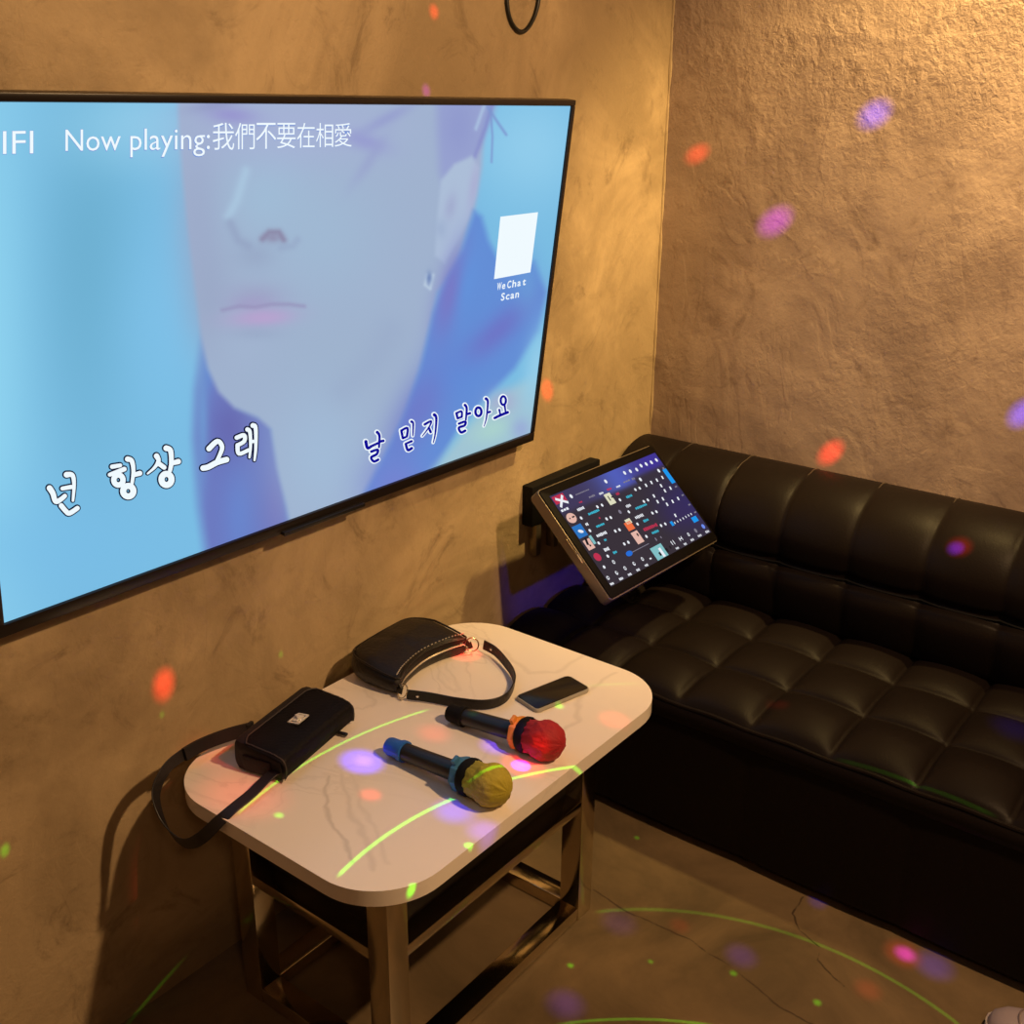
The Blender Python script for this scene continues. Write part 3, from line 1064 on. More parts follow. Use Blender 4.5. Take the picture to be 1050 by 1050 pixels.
# wall plate, arm and brackets behind it
bm = bmesh.new()
add_box(bm, (2.13, WALL_Y-.034, .665), (2.445, WALL_Y+.001, .776), None, .005)
obj('wall_plate', bm, M['black_matte'], tp)
for x in (2.155, 2.235):
    obj('plate_bracket', box((x, WALL_Y-.03, .575), (x+.022, WALL_Y-.004, .68), None, .003), M['tanmetal'], tp)
bm = bmesh.new()
ctr = TP_O+TP_U*TP_W/2+TP_V*TP_H/2-TP_N*.03
add_box(bm, (2.22, 1.42, .675), (2.28, WALL_Y-.02, .715), None, .006)
add_tube(bm, [(2.25, 1.435, .694), ctr], .022, 16)
add_box(bm, (-.06, -.06, -.010), (.06, .06, .004), frame_mtx(ctr, TP_U, y=TP_V), .003)
obj('support_arm', bm, M['black'], tp)
bm = bmesh.new()
add_box(bm, (-.0255, .11, -.011), (-.0225, .18, -.0075), TPM, .0008)
obj('side_trim', bm, M['chrome'], tp)

# ------------------------------------------------------------------ sofa
SY0, SY1 = -1.30, 1.595
sofa = thing('tufted_sofa', 'long black leather sofa with square tufted seat along the right wall', 'sofa', (2.39, 0.15, 0))
PITCH, SEAM0 = 0.1872, 1.255
FX, SEATX = 2.035, 2.56          # front face, where the seat meets the back


def puff(t):
    """0 at a seam (t integer), 1 mid-cell, rounded"""
    f = t-math.floor(t)
    s = abs(math.sin(PI*f))
    return s**0.42


bm = bmesh.new()
add_box(bm, (FX+.006, SY0+.01, .025), (2.74, SY1-.01, .345), None, .012, 3)
obj('base', bm, M['leather'], sofa)
for y in (SY1-.10, .5, SY0+.10):
    for x in (FX+.10, 2.66):
        obj('foot', box((x-.03, y-.03, 0), (x+.03, y+.03, .03)), M['black_matte'], sofa)

# seat: one continuous tufted cushion
NY = 420
NX = 110
D = SEATX-FX


def seat_fn(i, j):
    y = SY1+(SY0-SY1)*i
    s = j                                     # 0 bottom of the front face .. 1 at the back
    # profile along x: short front roll then the top
    if s < .12:
        k = s/.12
        x = FX-.004-.010*math.sin(PI*k)
        z = .325+(.375-.325)*k
        front = 1-k
    else:
        k = (s-.12)/.88
        x = FX+D*k*1.06
        z = .375
        front = 0
    ty = (SEAM0-y)/PITCH
    if s >= .12:
        u = (x-FX)/.188
        cell = puff(ty)*puff(u) if u < 3 else puff(ty)
        edge = min(1, (x-FX)/.05)
        z += .040*(puff(ty)*puff(min(u, 2.999)))**.8
        z += 0.008*min(1, u*2)
        if u < .5:
            z = .375+(z-.375)
    # plump the ends
    return Vector((x, y, z))


bm, g = surf_grid(seat_fn, NY, NX)
# skirt down to the base so the cushion is closed
row0 = [g[i][0] for i in range(NY+1)]
obj('seat_cushion', bm, M['leather'], sofa, angle=180)
bm = bmesh.new()
add_tube(bm, [(FX-.004, y, .372+.004*math.sin((SEAM0-y)/PITCH*PI)**2) for y in np.linspace(SY1-.005, SY0+.005, 200)], .0055, 8)
obj('seat_piping', bm, M['leather'], sofa)
# plain front skirt with faint vertical seams
def skirt_fn(i, j):
    y = SY1+(SY0-SY1)*i
    z = .028+(.372-.028)*j
    ty = (SEAM0-y)/(PITCH*2)
    return Vector((FX+.004-.006*puff(ty)-.004*math.sin(PI*j), y, z))
bm, g = surf_grid(skirt_fn, 300, 10)
obj('front_skirt', bm, M['leather'], sofa, angle=180)

# back rest: rounded profile with one horizontal seam, tufted on the same pitch
prof = [(2.585, .385), (2.545, .40), (2.520, .45), (2.505, .515), (2.514, .556), (2.535, .573), (2.521, .598), (2.515, .65), (2.535, .705), (2.575, .750), (2.63, .778), (2.69, .787), (2.74, .778), (2.757, .755), (2.76, .68)]
PC = catmull([(a, 0, b) for a, b in prof], 8)
# distance along, for puff weighting
dist = [0]
for a, b in zip(PC, PC[1:]):
    dist.append(dist[-1]+(b-a).length)
NP = len(PC)-1


def back_fn(i, j):
    y = SY1+(SY0-SY1)*i
    idx = min(NP, int(round(j*NP)))
    p = PC[idx]
    t = (PC[min(idx+1, NP)]-PC[max(idx-1, 0)]).normalized()
    nrm = Vector((-t.z, 0, t.x))
    ty = (SEAM0-y)/PITCH
    f = 1-puff(ty)
    fade = 1.0
    if p.x > 2.62:
        fade = max(0.0, 1-(p.x-2.62)/.12)
    q = p - nrm*(0.016*f*fade)*1.0
    return Vector((q.x, y, q.z))


bm, g = surf_grid(back_fn, 400, NP)
for e in (0, 400):
    try:
        bm.faces.new([g[e][k] for k in range(NP+1)])
    except ValueError:
        pass
obj('backrest', bm, M['leather'], sofa, angle=60)
bm = bmesh.new()
yy = [y for y in np.linspace(SY1-.01, SY0+.01, 300)]
add_tube(bm, [(2.531+.010*(1-puff((SEAM0-y)/PITCH)), y, .572-.004*puff((SEAM0-y)/PITCH)) for y in yy], .003, 6)
bs = obj('back_seam', bm, M['black_matte'], sofa)
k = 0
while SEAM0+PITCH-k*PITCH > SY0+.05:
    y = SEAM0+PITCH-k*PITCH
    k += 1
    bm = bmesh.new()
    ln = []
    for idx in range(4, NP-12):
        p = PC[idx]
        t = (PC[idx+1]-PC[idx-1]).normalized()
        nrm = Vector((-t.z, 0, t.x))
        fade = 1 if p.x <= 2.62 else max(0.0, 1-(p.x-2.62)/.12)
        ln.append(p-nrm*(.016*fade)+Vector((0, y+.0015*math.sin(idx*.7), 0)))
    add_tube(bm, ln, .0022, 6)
    obj('seam_highlight', bm, M['seam'], sofa)  # pale tube on each upright seam, painting in the wrinkle highlight
bm = box((2.60, SY0+.02, .34), (2.755, SY1-.02, .70), None, .01)
obj('back_frame', bm, M['black_matte'], sofa)

# ------------------------------------------------------------------ marble table
TX0, TX1, TY0, TY1 = .947, 1.833, .973, 1.552
LX0, LX1, LY0, LY1 = 1.053, 1.692, 1.073, 1.486
table = thing('coffee_table', 'low white marble-topped table with polished metal frame below the television', 'table', (1.39, 1.27, 0))
bm = bmesh.new()
add_prism(bm, rounded(TX0, TY0, TX1, TY1, .13, 14), .510, .540, .006)
obj('tabletop', bm, M['marble'], table)
LW = .050
for x in (LX0, LX1-LW):
    for y in (LY0, LY1-LW):
        obj('leg', box((x, y, 0), (x+LW, y+LW, .509), None, .0015), M['steel'], table)
e = .001
for zlo, zhi, nm in ((.290, .313, 'upper_rail'), (.002, .034, 'floor_rail')):
    for y in (LY0, LY1-LW):
        obj(nm, box((LX0+LW-.001, y+e, zlo), (LX1-LW+.001, y+LW-e, zhi), None, .002), M['steel'], table)
    for x in (LX0, LX1-LW):
        obj(nm, box((x+e, LY0+LW-.001, zlo), (x+LW-e, LY1-LW+.001, zhi), None, .002), M['steel'], table)
bm = bmesh.new()
for lo, hi in (((LX0+LW, LY0+LW-.006, .308), (LX1-LW, LY0+LW, .509)), ((LX0+LW, LY1-LW, .308), (LX1-LW, LY1-LW+.006, .509)),
               ((LX0+LW-.006, LY0+LW, .308), (LX0+LW, LY1-LW, .509)), ((LX1-LW, LY0+LW, .308), (LX1-LW+.006, LY1-LW, .509)),
               ((LX0+LW, LY0+LW, .300), (LX1-LW, LY1-LW, .308))):
    add_box(bm, lo, hi)
obj('apron_panel', bm, M['dark_panel'], table, smooth=False)

# ------------------------------------------------------------------ shoulder bag (lies flat behind)
TZ = TABLE_Z
bagA, bagB, bagC, bagD = (at(2, .595, *q) for q in ((408, 696), (474, 655), (364, 672), (434, 630)))
hb = thing('shoulder_bag', 'small black shoulder bag with silver rings lying by the wall on the table', 'handbag', (1.54, 1.46, TZ))
bc = (bagA+bagB+bagC+bagD)/4
bx = ((bagB-bagA)+(bagD-bagC)).normalized()
by = Vector((0, 0, 1)).cross(bx)
HL, HH, HT = .121, .081, .062       # half length, half height (lying), thickness
bmx = frame_mtx((bc.x+.006, bc.y+.016, TZ), bx, z=(0, 0, 1))


def bag_outline(t):
    """closed outline of a baguette bag: flat zipped edge (concave) in front, rounded bottom corners at the wall side"""
    pass


out = []
# zipper edge (front, -y), sagging towards the middle
zip_pts = [(-HL*.97, -HH*.92), (-HL*.6, -HH*.72), (0, -HH*.60), (HL*.6, -HH*.74), (HL*.97, -HH*.98)]
body_pts = zip_pts+[(HL*1.04, -HH*.80), (HL*1.05, -HH*.2), (HL*1.00, HH*.45), (HL*.80, HH*.90), (HL*.4, HH*1.0), (-HL*.4, HH*1.0), (-HL*.82, HH*.90),
                    (-HL*1.03, HH*.45), (-HL*1.07, -HH*.2), (-HL*1.04, -HH*.75)]
loop = [Vector((a, b, 0)) for a, b in body_pts]
ol = catmull(loop+[loop[0]], 5)[:-1]
bm = bmesh.new()
cen = Vector((0, .012, 0))
layers = []
K = 9
for k in range(K+1):
    ph = PI*k/K
    z = HT/2-HT/2*math.cos(ph)
    shrink = 1-.16*(abs(math.cos(ph))**3)
    ring = []
    for p in ol:
        q = cen+(p-cen)*shrink
        # fatter at the bottom (wall side), thinner at the zip
        thin = .70+.30*min(1, max(0, (p.y+HH)/(HH*1.2)))
        zz = z*thin
        ring.append(bm.verts.new(bmx @ Vector((q.x, q.y, max(.0006, zz)))))
    layers.append(ring)
n = len(ol)
for a, b in zip(layers, layers[1:]):
    for k in range(n):
        bm.faces.new((a[k], a[(k+1) % n], b[(k+1) % n], b[k]))
# top surface: inner rings with soft creases
prev = layers[-1]
for s in (.82, .6, .35, .12):
    ring = []
    for p in ol:
        q = cen+(p-cen)*.84*s
        thin = .70+.30*min(1, max(0, (p.y*s+HH)/(HH*1.2)))
        w = .0035*noise.noise((q.x*30, q.y*18, 3))+.004*(1-s)
        ring.append(bm.verts.new(bmx @ Vector((q.x, q.y, HT*thin+w))))
    for k in range(n):
        bm.faces.new((prev[k], prev[(k+1) % n], ring[(k+1) % n], ring[k]))
    prev = ring
bm.faces.new(prev)
bm.faces.new(layers[0][::-1])
obj('body', bm, M['bag'], hb, angle=75)
bm = bmesh.new()
add_tube(bm, [bmx @ Vector((p.x, p.y*.985-.002, HT*.44)) for p in catmull([(a, b, 0) for a, b in zip_pts], 6)], .0022, 6)
zp = obj('zipper', bm, M['chrome'], hb)
bm = bmesh.new()
for p in catmull([(a, b, 0) for a, b in zip_pts], 7)[1:-1]:
    c = bmx @ Vector((p.x, p.y+.008, HT*.80))
    add_box(bm, (-.0024, -.0007, -.0006), (.0024, .0007, .0012), frame_mtx(c, bx, z=(0, 0, 1)))
obj('stitching', bm, M['label'], zp)
# piping over the upper edge
bm = bmesh.new()
add_tube(bm, [bmx @ Vector((cen.x+(p.x-cen.x)*.955, cen.y+(p.y-cen.y)*.955, HT*(.70+.30*min(1, max(0, (p.y+HH)/(HH*1.2))))*.90)) for p in ol], .0024, 6, closed=True)
obj('edge_piping', bm, M['bag'], hb)
# rings + strap
rA = at(2, .558, 413, 709)
rB = at(2, .568, 484, 661)
for c, nrm in ((rA, Vector((-.8, .25, .5))), (rB, Vector((-.5, -.7, .5)))):
    x = nrm.orthogonal().normalized(); y = nrm.normalized().cross(x)
    bm = bmesh.new()
    rr = .015
    add_tube(bm, [c+rr*(math.cos(a)*x+math.sin(a)*y) for a in np.linspace(0, 2*PI, 28)[:-1]], .0016, 8, closed=True)
    obj('ring', bm, M['gold'], hb)
bm = bmesh.new()
add_ribbon(bm, [bmx @ Vector((-HL*.97, -HH*.90, HT*.45)), rA+Vector((-.004, .006, .002)), rA+Vector((.001, .002, .0))], Vector((.3, .1, 1)), .016, .004)
obj('ring_loop', bm, M['bag'], hb)
bm = bmesh.new()
add_ribbon(bm, [bmx @ Vector((HL*.97, -HH*.94, HT*.45)), rB+Vector((-.006, .004, -.002)), rB], Vector((0, .2, 1)), .016, .004)
obj('ring_loop', bm, M['bag'], hb)
SW = .023
sp = [at(2, z, x, y) for x, y, z in ((417, 712, .556), (440, 715, .555), (470, 720.5, .554), (498, 722.5, .5535), (518, 716, .5535), (527, 702, .5535),
                                      (526, 691, .5545), (519, 680, .556), (508, 668, .559), (496, 661, .563))]
sp = catmull(sp, 7)
bm = bmesh.new()
add_ribbon(bm, sp, Vector((.10, -.10, 1)), SW, .003)
st = obj('strap', bm, M['bag'], hb)
for idx, k in ((4, 0), (len(sp)-6, 1)):
    p = sp[idx]
    t = (sp[idx+1]-sp[idx-1]).normalized()
    nn = t.cross(Vector((0, 0, 1))).normalized()
    if nn.dot(EYE-p) < 0:
        nn = -nn
    bm = bmesh.new()
    add_lathe(bm, [(0, .0034), (.0022, .003), (.003, .0012)], frame_mtx(p+nn*.0012, nn, z=(0, 0, 1)), 14)
    obj('rivet', bm, M['chrome'], st)
bm = bmesh.new()
zpp = at(2, .572, 473, 659)
add_box(bm, (-.004, -.003, -.002), (.004, .003, .002), frame_mtx(zpp, bx, z=(0, 0, 1)), .001)
add_tube(bm, [zpp, zpp+Vector((.002, -.010, -.006)), zpp+Vector((.008, -.016, -.012))], .0018, 8)
obj('zipper_pull', bm, M['chrome'], hb)

# ------------------------------------------------------------------ flap bag with a long strap
fb = thing('crossbody_bag', 'black quilted flap bag with silver turn lock, its strap looping over the table edge', 'handbag', (1.18, 1.43, TZ))
fx = Vector((.975, .222, 0)).normalized()
fy = Vector((0, 0, 1)).cross(fx)
fo = Vector((1.180, 1.434, TZ))
fm = frame_mtx(fo, fx, z=(0, 0, 1))
L2, D2 = .112, .054
# body: box with sunk gusset, slightly tilted up at the back


def bag_top(y):
    return .046+.016*(y+D2)/(2*D2)


bm = bmesh.new()
prof = [(-D2+.004, .0008), (-D2, .012), (-D2+.002, bag_top(-D2)-.010), (-D2+.012, bag_top(-D2)-.002), (0, bag_top(0)), (D2-.010, bag_top(D2)), (D2, bag_top(D2)-.008), (D2+.002, .018), (D2-.006, .0008)]
pc = catmull([(0, a, b) for a, b in prof], 4)
rings = []
for x, s in ((-L2, .86), (-L2*.985, .95), (-L2*.9, 1.0), (-L2*.3, 1.01), (L2*.3, 1.01), (L2*.9, 1.0), (L2*.985, .95), (L2, .86)):
    rings.append([bm.verts.new(fm @ Vector((x, p.y*s, max(.0006, (p.z-.03)*s+.03 if s < 1 else p.z)))) for p in pc])
for a, b in zip(rings, rings[1:]):
    for k in range(len(pc)):
        bm.faces.new((a[k], a[(k+1) % len(pc)], b[(k+1) % len(pc)], b[k]))
bm.faces.new(rings[0]); bm.faces.new(rings[-1][::-1])
obj('body', bm, M['flapbag'], fb, angle=50)
# gusset pleat on the near end
for x in (-L2-.004, L2-.006):
    obj('gusset', box((x, -D2*.55, .004), (x+.010, D2*.62, .036), fm, .004), M['flapbag'], fb)


# the flap wraps from the back edge over the top and down the front
def flap_fn(i, j):
    x = -L2*1.03+2*L2*1.03*i
    ln = [(0, .046, .0645), (.0, .02, .0622), (0, -.03, .0570), (0, -.055, .0530), (0, -.0705, .0440), (0, -.0620, .028), (0, -.0715, .013)]
    pc2 = flap_fn.pc
    p = pc2[min(len(pc2)-1, int(round(j*(len(pc2)-1))))]
    y = p.y
    # rounded flap corners at the back-left/back-right seam
    edge = max(0, (abs(x)-(L2*1.03-.03))/.03)
    if j < .25:
        y -= .016*edge*edge*(1-j/.25)
    zq = .0012*(math.sin((x+y)*2*PI/.026)**2*math.sin((x-y)*2*PI/.026)**2)
    drop = .0055*edge**4
    return fm @ Vector((x, y, p.z-drop+zq+.0015))


flap_fn.pc = catmull([(0, .036, .0610), (.0, .015, .0598), (0, -.024, .0555), (0, -.044, .0515), (0, -.0585, .0440), (0, -.0620, .028), (0, -.0600, .010)], 8)
bm, g = surf_grid(flap_fn, 60, len(flap_fn.pc)-1)
bmesh.ops.solidify(bm, geom=bm.faces[:], thickness=.0025)
fl = obj('flap', bm, M['flapbag'], fb, angle=50)
bm = bmesh.new()
edge_pts = []
for j in np.linspace(1, 0, 24):
    edge_pts.append(flap_fn(0.02, j)+Vector((0, 0, .0012)))
for i in np.linspace(0.04, .98, 30):
    edge_pts.append(flap_fn(i, 0.02)+Vector((0, 0, .0012)))
for j in np.linspace(0, 1, 24):
    edge_pts.append(flap_fn(.98, j)+Vector((0, 0, .0012)))
add_tube(bm, edge_pts, .0014, 6)
obj('flap_seam', bm, simple('seam_thread', (0.035, .027, .027), .6), fl)
# turn lock
lm = frame_mtx(fm @ Vector((.000, -.012, .0600)), fx, z=(0, .10, 1))
bm = bmesh.new()
for lo, hi in (((-.0185, -.0125, 0), (.0185, -.0088, .003)), ((-.0185, .0088, 0), (.0185, .0125, .003)), ((-.0185, -.0125, 0), (-.0145, .0125, .003)), ((.0145, -.0125, 0), (.0185, .0125, .003))):
    add_box(bm, lo, hi, lm, .0006)
lk = obj('lock_plate', bm, M['silver'], fb)
bm = bmesh.new()
add_box(bm, (-.012, -.006, .0005), (-.002, .006, .004), lm, .0006)
add_box(bm, (.003, -.006, .0005), (.012, .006, .0035), lm, .0006)
add_box(bm, (-.0035, -.0085, .001), (.0035, .0085, .0085), lm @ Matrix.Rotation(-.6, 4, 'Z'), .0012)
obj('turn_latch', bm, M['silver'], lk)
bm = bmesh.new()
add_box(bm, (-.0145, -.009, -.001), (.0145, .009, .0004), lm)
obj('lock_recess', bm, M['black_matte'], lk)
# tab sticking out on the front right
bm = bmesh.new()
add_box(bm, (.062, -.076, .004), (.070, -.054, .009), fm, .002)
obj('pull_tab', bm, M['strap'], fb)
# strap: over the table's left edge, down in a loop and back along the wall side
SP = [(fm @ Vector((-L2*.80, -D2*.75, .020))), (1.060, 1.372, .556), (1.017, 1.362, .552), (.972, 1.356, .549), (.942, 1.362, .534), (.922, 1.388, .500), (.915, 1.425, .474),
      (.912, 1.460, .478), (.912, 1.490, .506), (.922, 1.512, .540), (.952, 1.522, .566), (.990, 1.527, .574), (1.040, 1.533, .572), (1.095, 1.528, .568), (1.14, 1.513, .566)]
WD = [(-.1, 1, .0), (0, 1, .0), (0, 1, .05), (.0, 1, .1), (-.1, 1, .25), (-.25, 1, .35), (-.3, .9, .7), (-.3, .5, 1), (-.4, .2, 1), (-.5, .1, 1), (-.5, .1, 1), (-.3, .2, 1), (-.1, .2, 1), (-.1, .3, 1), (-.1, .3, 1)]
pts = catmull(SP, 8)
wds = catmull([Vector(w) for w in WD], 8)
bm = bmesh.new()
add_ribbon(bm, pts, wds, .023, .0028)
sb = obj('strap', bm, M['strap'], fb)
bm = bmesh.new()
i0 = int(len(pts)*.79)
add_ribbon(bm, [p+Vector((0, -.004, .0015)) for p in pts[i0:]], wds[i0:], .026, .0075)
obj('strap_pad', bm, M['strap'], sb)
bm = bmesh.new()
q = pts[-1]
add_box(bm, (-.012, -.004, -.012), (.006, .004, .014), frame_mtx(q, fx, z=(0, 0, 1)), .002)
obj('buckle', bm, M['black'], sb)

# ------------------------------------------------------------------ microphones
def cover_fn(amp, seed):
    def fn(a, r, t):
        k = a/.24
        pl = math.sin(t*15+3*noise.noise((math.cos(t)*2, math.sin(t)*2, seed)))
        fall = math.exp(-((a-.158)/.030)**2)
        w = 1+amp*pl*fall+.07*noise.noise((a*60, math.cos(t)*2.2, math.sin(t)*2.2+seed))+.05*noise.noise((a*110, math.cos(t)*6, math.sin(t)*6+seed))
        w = 1+(w-1)*min(1.0, r/.022)
        return a+.003*min(1.0, r/.022)*noise.noise((math.cos(t)*3, a*50, math.sin(t)*3+seed)), r*w
    return fn


def microphone(label, butt, head, tail_mat, tail_len, collar_mat, cover_mat, seed, tilt=0.012):
    b = at(2, TZ+.0195, *butt)
    h = at(2, TZ+.036, *head)
    ax = (h-b)
    LEN = ax.length
    root = thing('microphone', label, 'microphone', ((b+h)/2).xy.to_3d()+Vector((0, 0, TZ)), 'microphones on the table')
    m = frame_mtx(b, ax, z=(0, 0, 1))
    k = LEN/.205           # modelled with head centre at .205
    def P(prof):
        return [(a*k, r) for a, r in prof]
    obj('handle', lathe(P([(tail_len-.004, .0165), (tail_len, .0172), (.06, .0172), (.125, .0185), (.150, .0195), (.153, .017)]), m, 36), M['black'], root)
    obj('tail_cap', lathe(P([(-.004, .011), (-.003, .0155), (.002, .0175), (tail_len-.010, .0178), (tail_len-.009, .0205), (tail_len-.001, .0205), (tail_len, .017)]), m, 36), tail_mat, root)
    # eight-sided anti-roll collar
    bm = bmesh.new()
    def oct_(a, r, t):
        c = PI/4
        tt = (t % c)-c/2
        return a, r*math.cos(c/2)/math.cos(tt)
    add_lathe(bm, P([(.144, .020), (.1445, .0325), (.1505, .0335), (.156, .0305), (.158, .022)]), m, 64, oct_)
    add_box(bm, (.1445*k, -.008, .030), (.1515*k, .008, .041), m @ Matrix.Rotation(.35, 4, 'X'), .002)
    obj('collar', bm, collar_mat, root)
    obj('elastic_band', lathe(P([(.156, .024), (.1565, .0310), (.162, .0345), (.170, .0348), (.174, .032), (.175, .024)]), m, 48,
                              lambda a, r, t: (a, r*(1+.015*math.sin(t*22)))), M['black_matte'], root)
    R = .0385
    pr = [(.170, .029), (.173, .0318)]
    for q in np.linspace(2.15, .06, 26):
        pr.append((.205+R/k*math.cos(q)*1.02, R*math.sin(q)))
    obj('mesh_cover', lathe(P(pr), m, 120, cover_fn(.085, seed)), cover_mat, root, angle=180)
    # switch with its little light
    bm = bmesh.new()
    side = (m.to_3x3() @ Vector((0, .35, 1))).normalized()
    c = m @ Vector((.138*k, 0, 0))
    add_box(bm, (-.010, -.003, .0165), (.010, .003, .0195), frame_mtx(c, ax, z=side), .001)
    obj('switch', bm, M['black'], root)
    bm = bmesh.new()
    add_lathe(bm, [(0, .0016), (.0012, .0012)], frame_mtx(m @ Vector((.143*k, 0, 0))+side*.0190, side, z=ax), 10)
    obj('indicator', bm, glow('indicator_light', (.9, .95, 1), 1.2), root)
    return root


microphone('black microphone with yellow cover and bright blue tail cap, nearest the table front', (400, 765), (503, 805), M['blue'], .034, M['teal'], M['yellow'], 3.0)
microphone('black microphone with red cover and orange collar, between shoulder strap and phone', (462, 731), (559, 759), M['black_matte'], .034, M['orange'], M['red'], 8.0)

# ------------------------------------------------------------------ phone
pa, pb, pcn, pd = (at(2, TZ+.009, *q) for q in ((531, 714), (549, 727), (604, 706), (583, 692)))
ph = thing('smartphone', 'dark smartphone lying face up beside the strap of the shoulder bag', 'phone', ((pa+pb+pcn+pd)/4).xy.to_3d()+Vector((0, 0, TZ)))
pm = frame_mtx(ph.location, (pcn-pb)+(pd-pa), z=(0, 0, 1))
bm = bmesh.new()
add_prism(bm, rounded(-.0735, -.036, .0735, .036, .010, 6), .0006, .0088, .002, pm)
obj('case', bm, M['phoneframe'], ph)
bm = bmesh.new()
add_prism(bm, rounded(-.0712, -.0337, .0712, .0337, .008, 6), .0082, .0093, .0004, pm)
sc = obj('screen', bm, M['glass'], ph)
for a, b in ((-.040, -.030), (-.024, -.008), (-.004, .012)):
    obj('side_button', box((a, -.0372, .0035), (b, -.0355, .0060), pm, .0005), M['phoneframe'], ph)

# ------------------------------------------------------------------ cable loop hanging on the wall
cb = [(521, -60), (519.5, -20), (520.5, 8), (525, 24), (533, 32.5), (541, 29), (549, 14), (553, -8), (556, -60)]
cp = [at(1, WALL_Y-.0045, *q) for q in cb]
bm = bmesh.new()
add_tube(bm, catmull(cp, 8), .0048, 10)
c = obj('cable', bm, M['cable'], None, origin=(cp[4].x, cp[4].y, cp[4].z))
c['label'] = 'loop of black cable hanging down the wall above the television'
c['category'] = 'cable'

# ------------------------------------------------------------------ sneaker tip at the lower right
sn = thing('sneaker', 'pale pinkish shoe on the floor in front of the sofa', 'shoe', (1.99, .13, 0))
toe = at(2, 0.03, 1013, 1043)
sd = Vector((.12, -.99, 0)).normalized()
sm = frame_mtx((toe.x, toe.y, 0), sd, z=(0, 0, 1))
bm = bmesh.new()
secs = [(0.0, .010, .028, .008), (.008, .026, .044, .008), (.03, .040, .056, .008), (.06, .047, .062, .008), (.10, .048, .074, .008), (.14, .044, .092, .008), (.18, .040, .104, .008), (.23, .038, .108, .008), (.265, .034, .106, .008), (.278, .020, .090, .012)]
rings = []
for x, w, h, z0 in secs:
    z0 = .02
    rings.append([bm.verts.new(sm @ Vector((x, w*math.copysign(abs(math.cos(t))**.75, math.cos(t)), z0+(h-z0)*max(0, math.sin(t))**.8 if math.sin(t) > 0 else z0-.002))) for t in np.linspace(0, 2*PI, 33)[:-1]])
for a, b in zip(rings, rings[1:]):
    for k in range(32):
        bm.faces.new((a[k], a[(k+1) % 32], b[(k+1) % 32], b[k]))
bm.faces.new(rings[0]); bm.faces.new(rings[-1][::-1])
bmesh.ops.subdivide_edges(bm, edges=bm.edges[:], cuts=1, smooth=.6)
up = obj('upper', bm, M['shoe'], sn, angle=70)
bm = bmesh.new()
outl = []
left = [(x, w) for x, w, h, z in secs]
outl = [(x-.003, w+.003) for x, w in left]+[(x-.003, -w-.003) for x, w in left[::-1]]
outl2 = catmull([Vector((a, b, 0)) for a, b in outl]+[Vector((*outl[0], 0))], 3)[:-1]
add_prism(bm, [(p.x, p.y) for p in outl2], 0.0, .026, .004, sm)
obj('sole', bm, M['sole'], sn)
bm = bmesh.new()
add_tube(bm, [sm @ Vector((.052+.022*math.cos(t)**2*1.0, .049*math.cos(t), .021+.0425*max(0, math.sin(t))**.8)) for t in np.linspace(.1, PI-.1, 24)], .0016, 6)
obj('toe_seam', bm, M['shoeline'], sn)
for k in range(5):
    x = .105+.022*k
    bm = bmesh.new()
    add_tube(bm, catmull([sm @ Vector((x, -.026, .070+.010*k)), sm @ Vector((x+.004, 0, .082+.0075*k)), sm @ Vector((x, .026, .070+.010*k))], 5), .003, 6)
    obj('lace', bm, M['sole'], sn)

# ------------------------------------------------------------------ lights
def lamp(name, loc, power, col, radius, kind='POINT', target=None, cone=None, blend=.5):
    l = bpy.data.lights.new(name, kind)
    l.energy = power
    l.color = col
    l.shadow_soft_size = radius
    o = bpy.data.objects.new(name, l)
    COL.objects.link(o)
    o.location = loc
    if kind == 'SPOT':
        l.spot_size = math.radians(cone)
        l.spot_blend = blend
        o.rotation_euler = (Vector(target)-Vector(loc)).to_track_quat('-Z', 'Y').to_euler()
    return o


WARM = (1.0, .62, .30)
lamp('ceiling_lamp', (1.60, -.30, 2.38), 160, WARM, .05, 'SPOT', (1.9, 1.2, .6), 120, .6)
lamp('wall_washer', (2.60, .45, 2.60), 250, (1.0, .68, .25), .05, 'SPOT', (2.765, 1.0, 1.5), 74, 1.0)
lamp('blue_wash', (1.5, -.5, 1.15), 60, (.03, .02, 1), .03, 'SPOT', (2.27, 1.60, .50), 13, .8)
lamp('room_bounce_fill', (-.4, -.9, 2.55), 24, (1.0, .6, .32), .15)  # unseen fill added to stand in for light bounced around the room

# disco projector plus an added source: beams carry coloured dots and green laser lines
PSTR = 420.0
AXN = {'x': Vector((-1, 0, 0)), 'y': Vector((0, -1, 0)), 'z': Vector((0, 0, 1))}
RED, GRN, BLU, MAG, VIO = (1, .03, .02), (.12, 1, .0), (.04, .02, 1), (.62, .02, 1.2), (.16, .04, 1)
LWALL = ('y', WALL_Y); RWALL = ('x', WALL_X); FLOOR = ('z', 0.0); TAB = ('z', TABLE_Z); SEAT = ('z', .41); BACK = ('x', 2.52)


bpy.context.view_layer.update()
DG = bpy.context.evaluated_depsgraph_get()


def hit(px, py, s):
    if s is SEAT or s is BACK or s[1] == TY0:
        ok, loc, nrm, idx, ob, mtx = S.ray_cast(DG, EYE, ray(px, py).normalized())
        if ok:
            return loc
    return at({'x': 0, 'y': 1, 'z': 2}[s[0]], s[1], px, py)


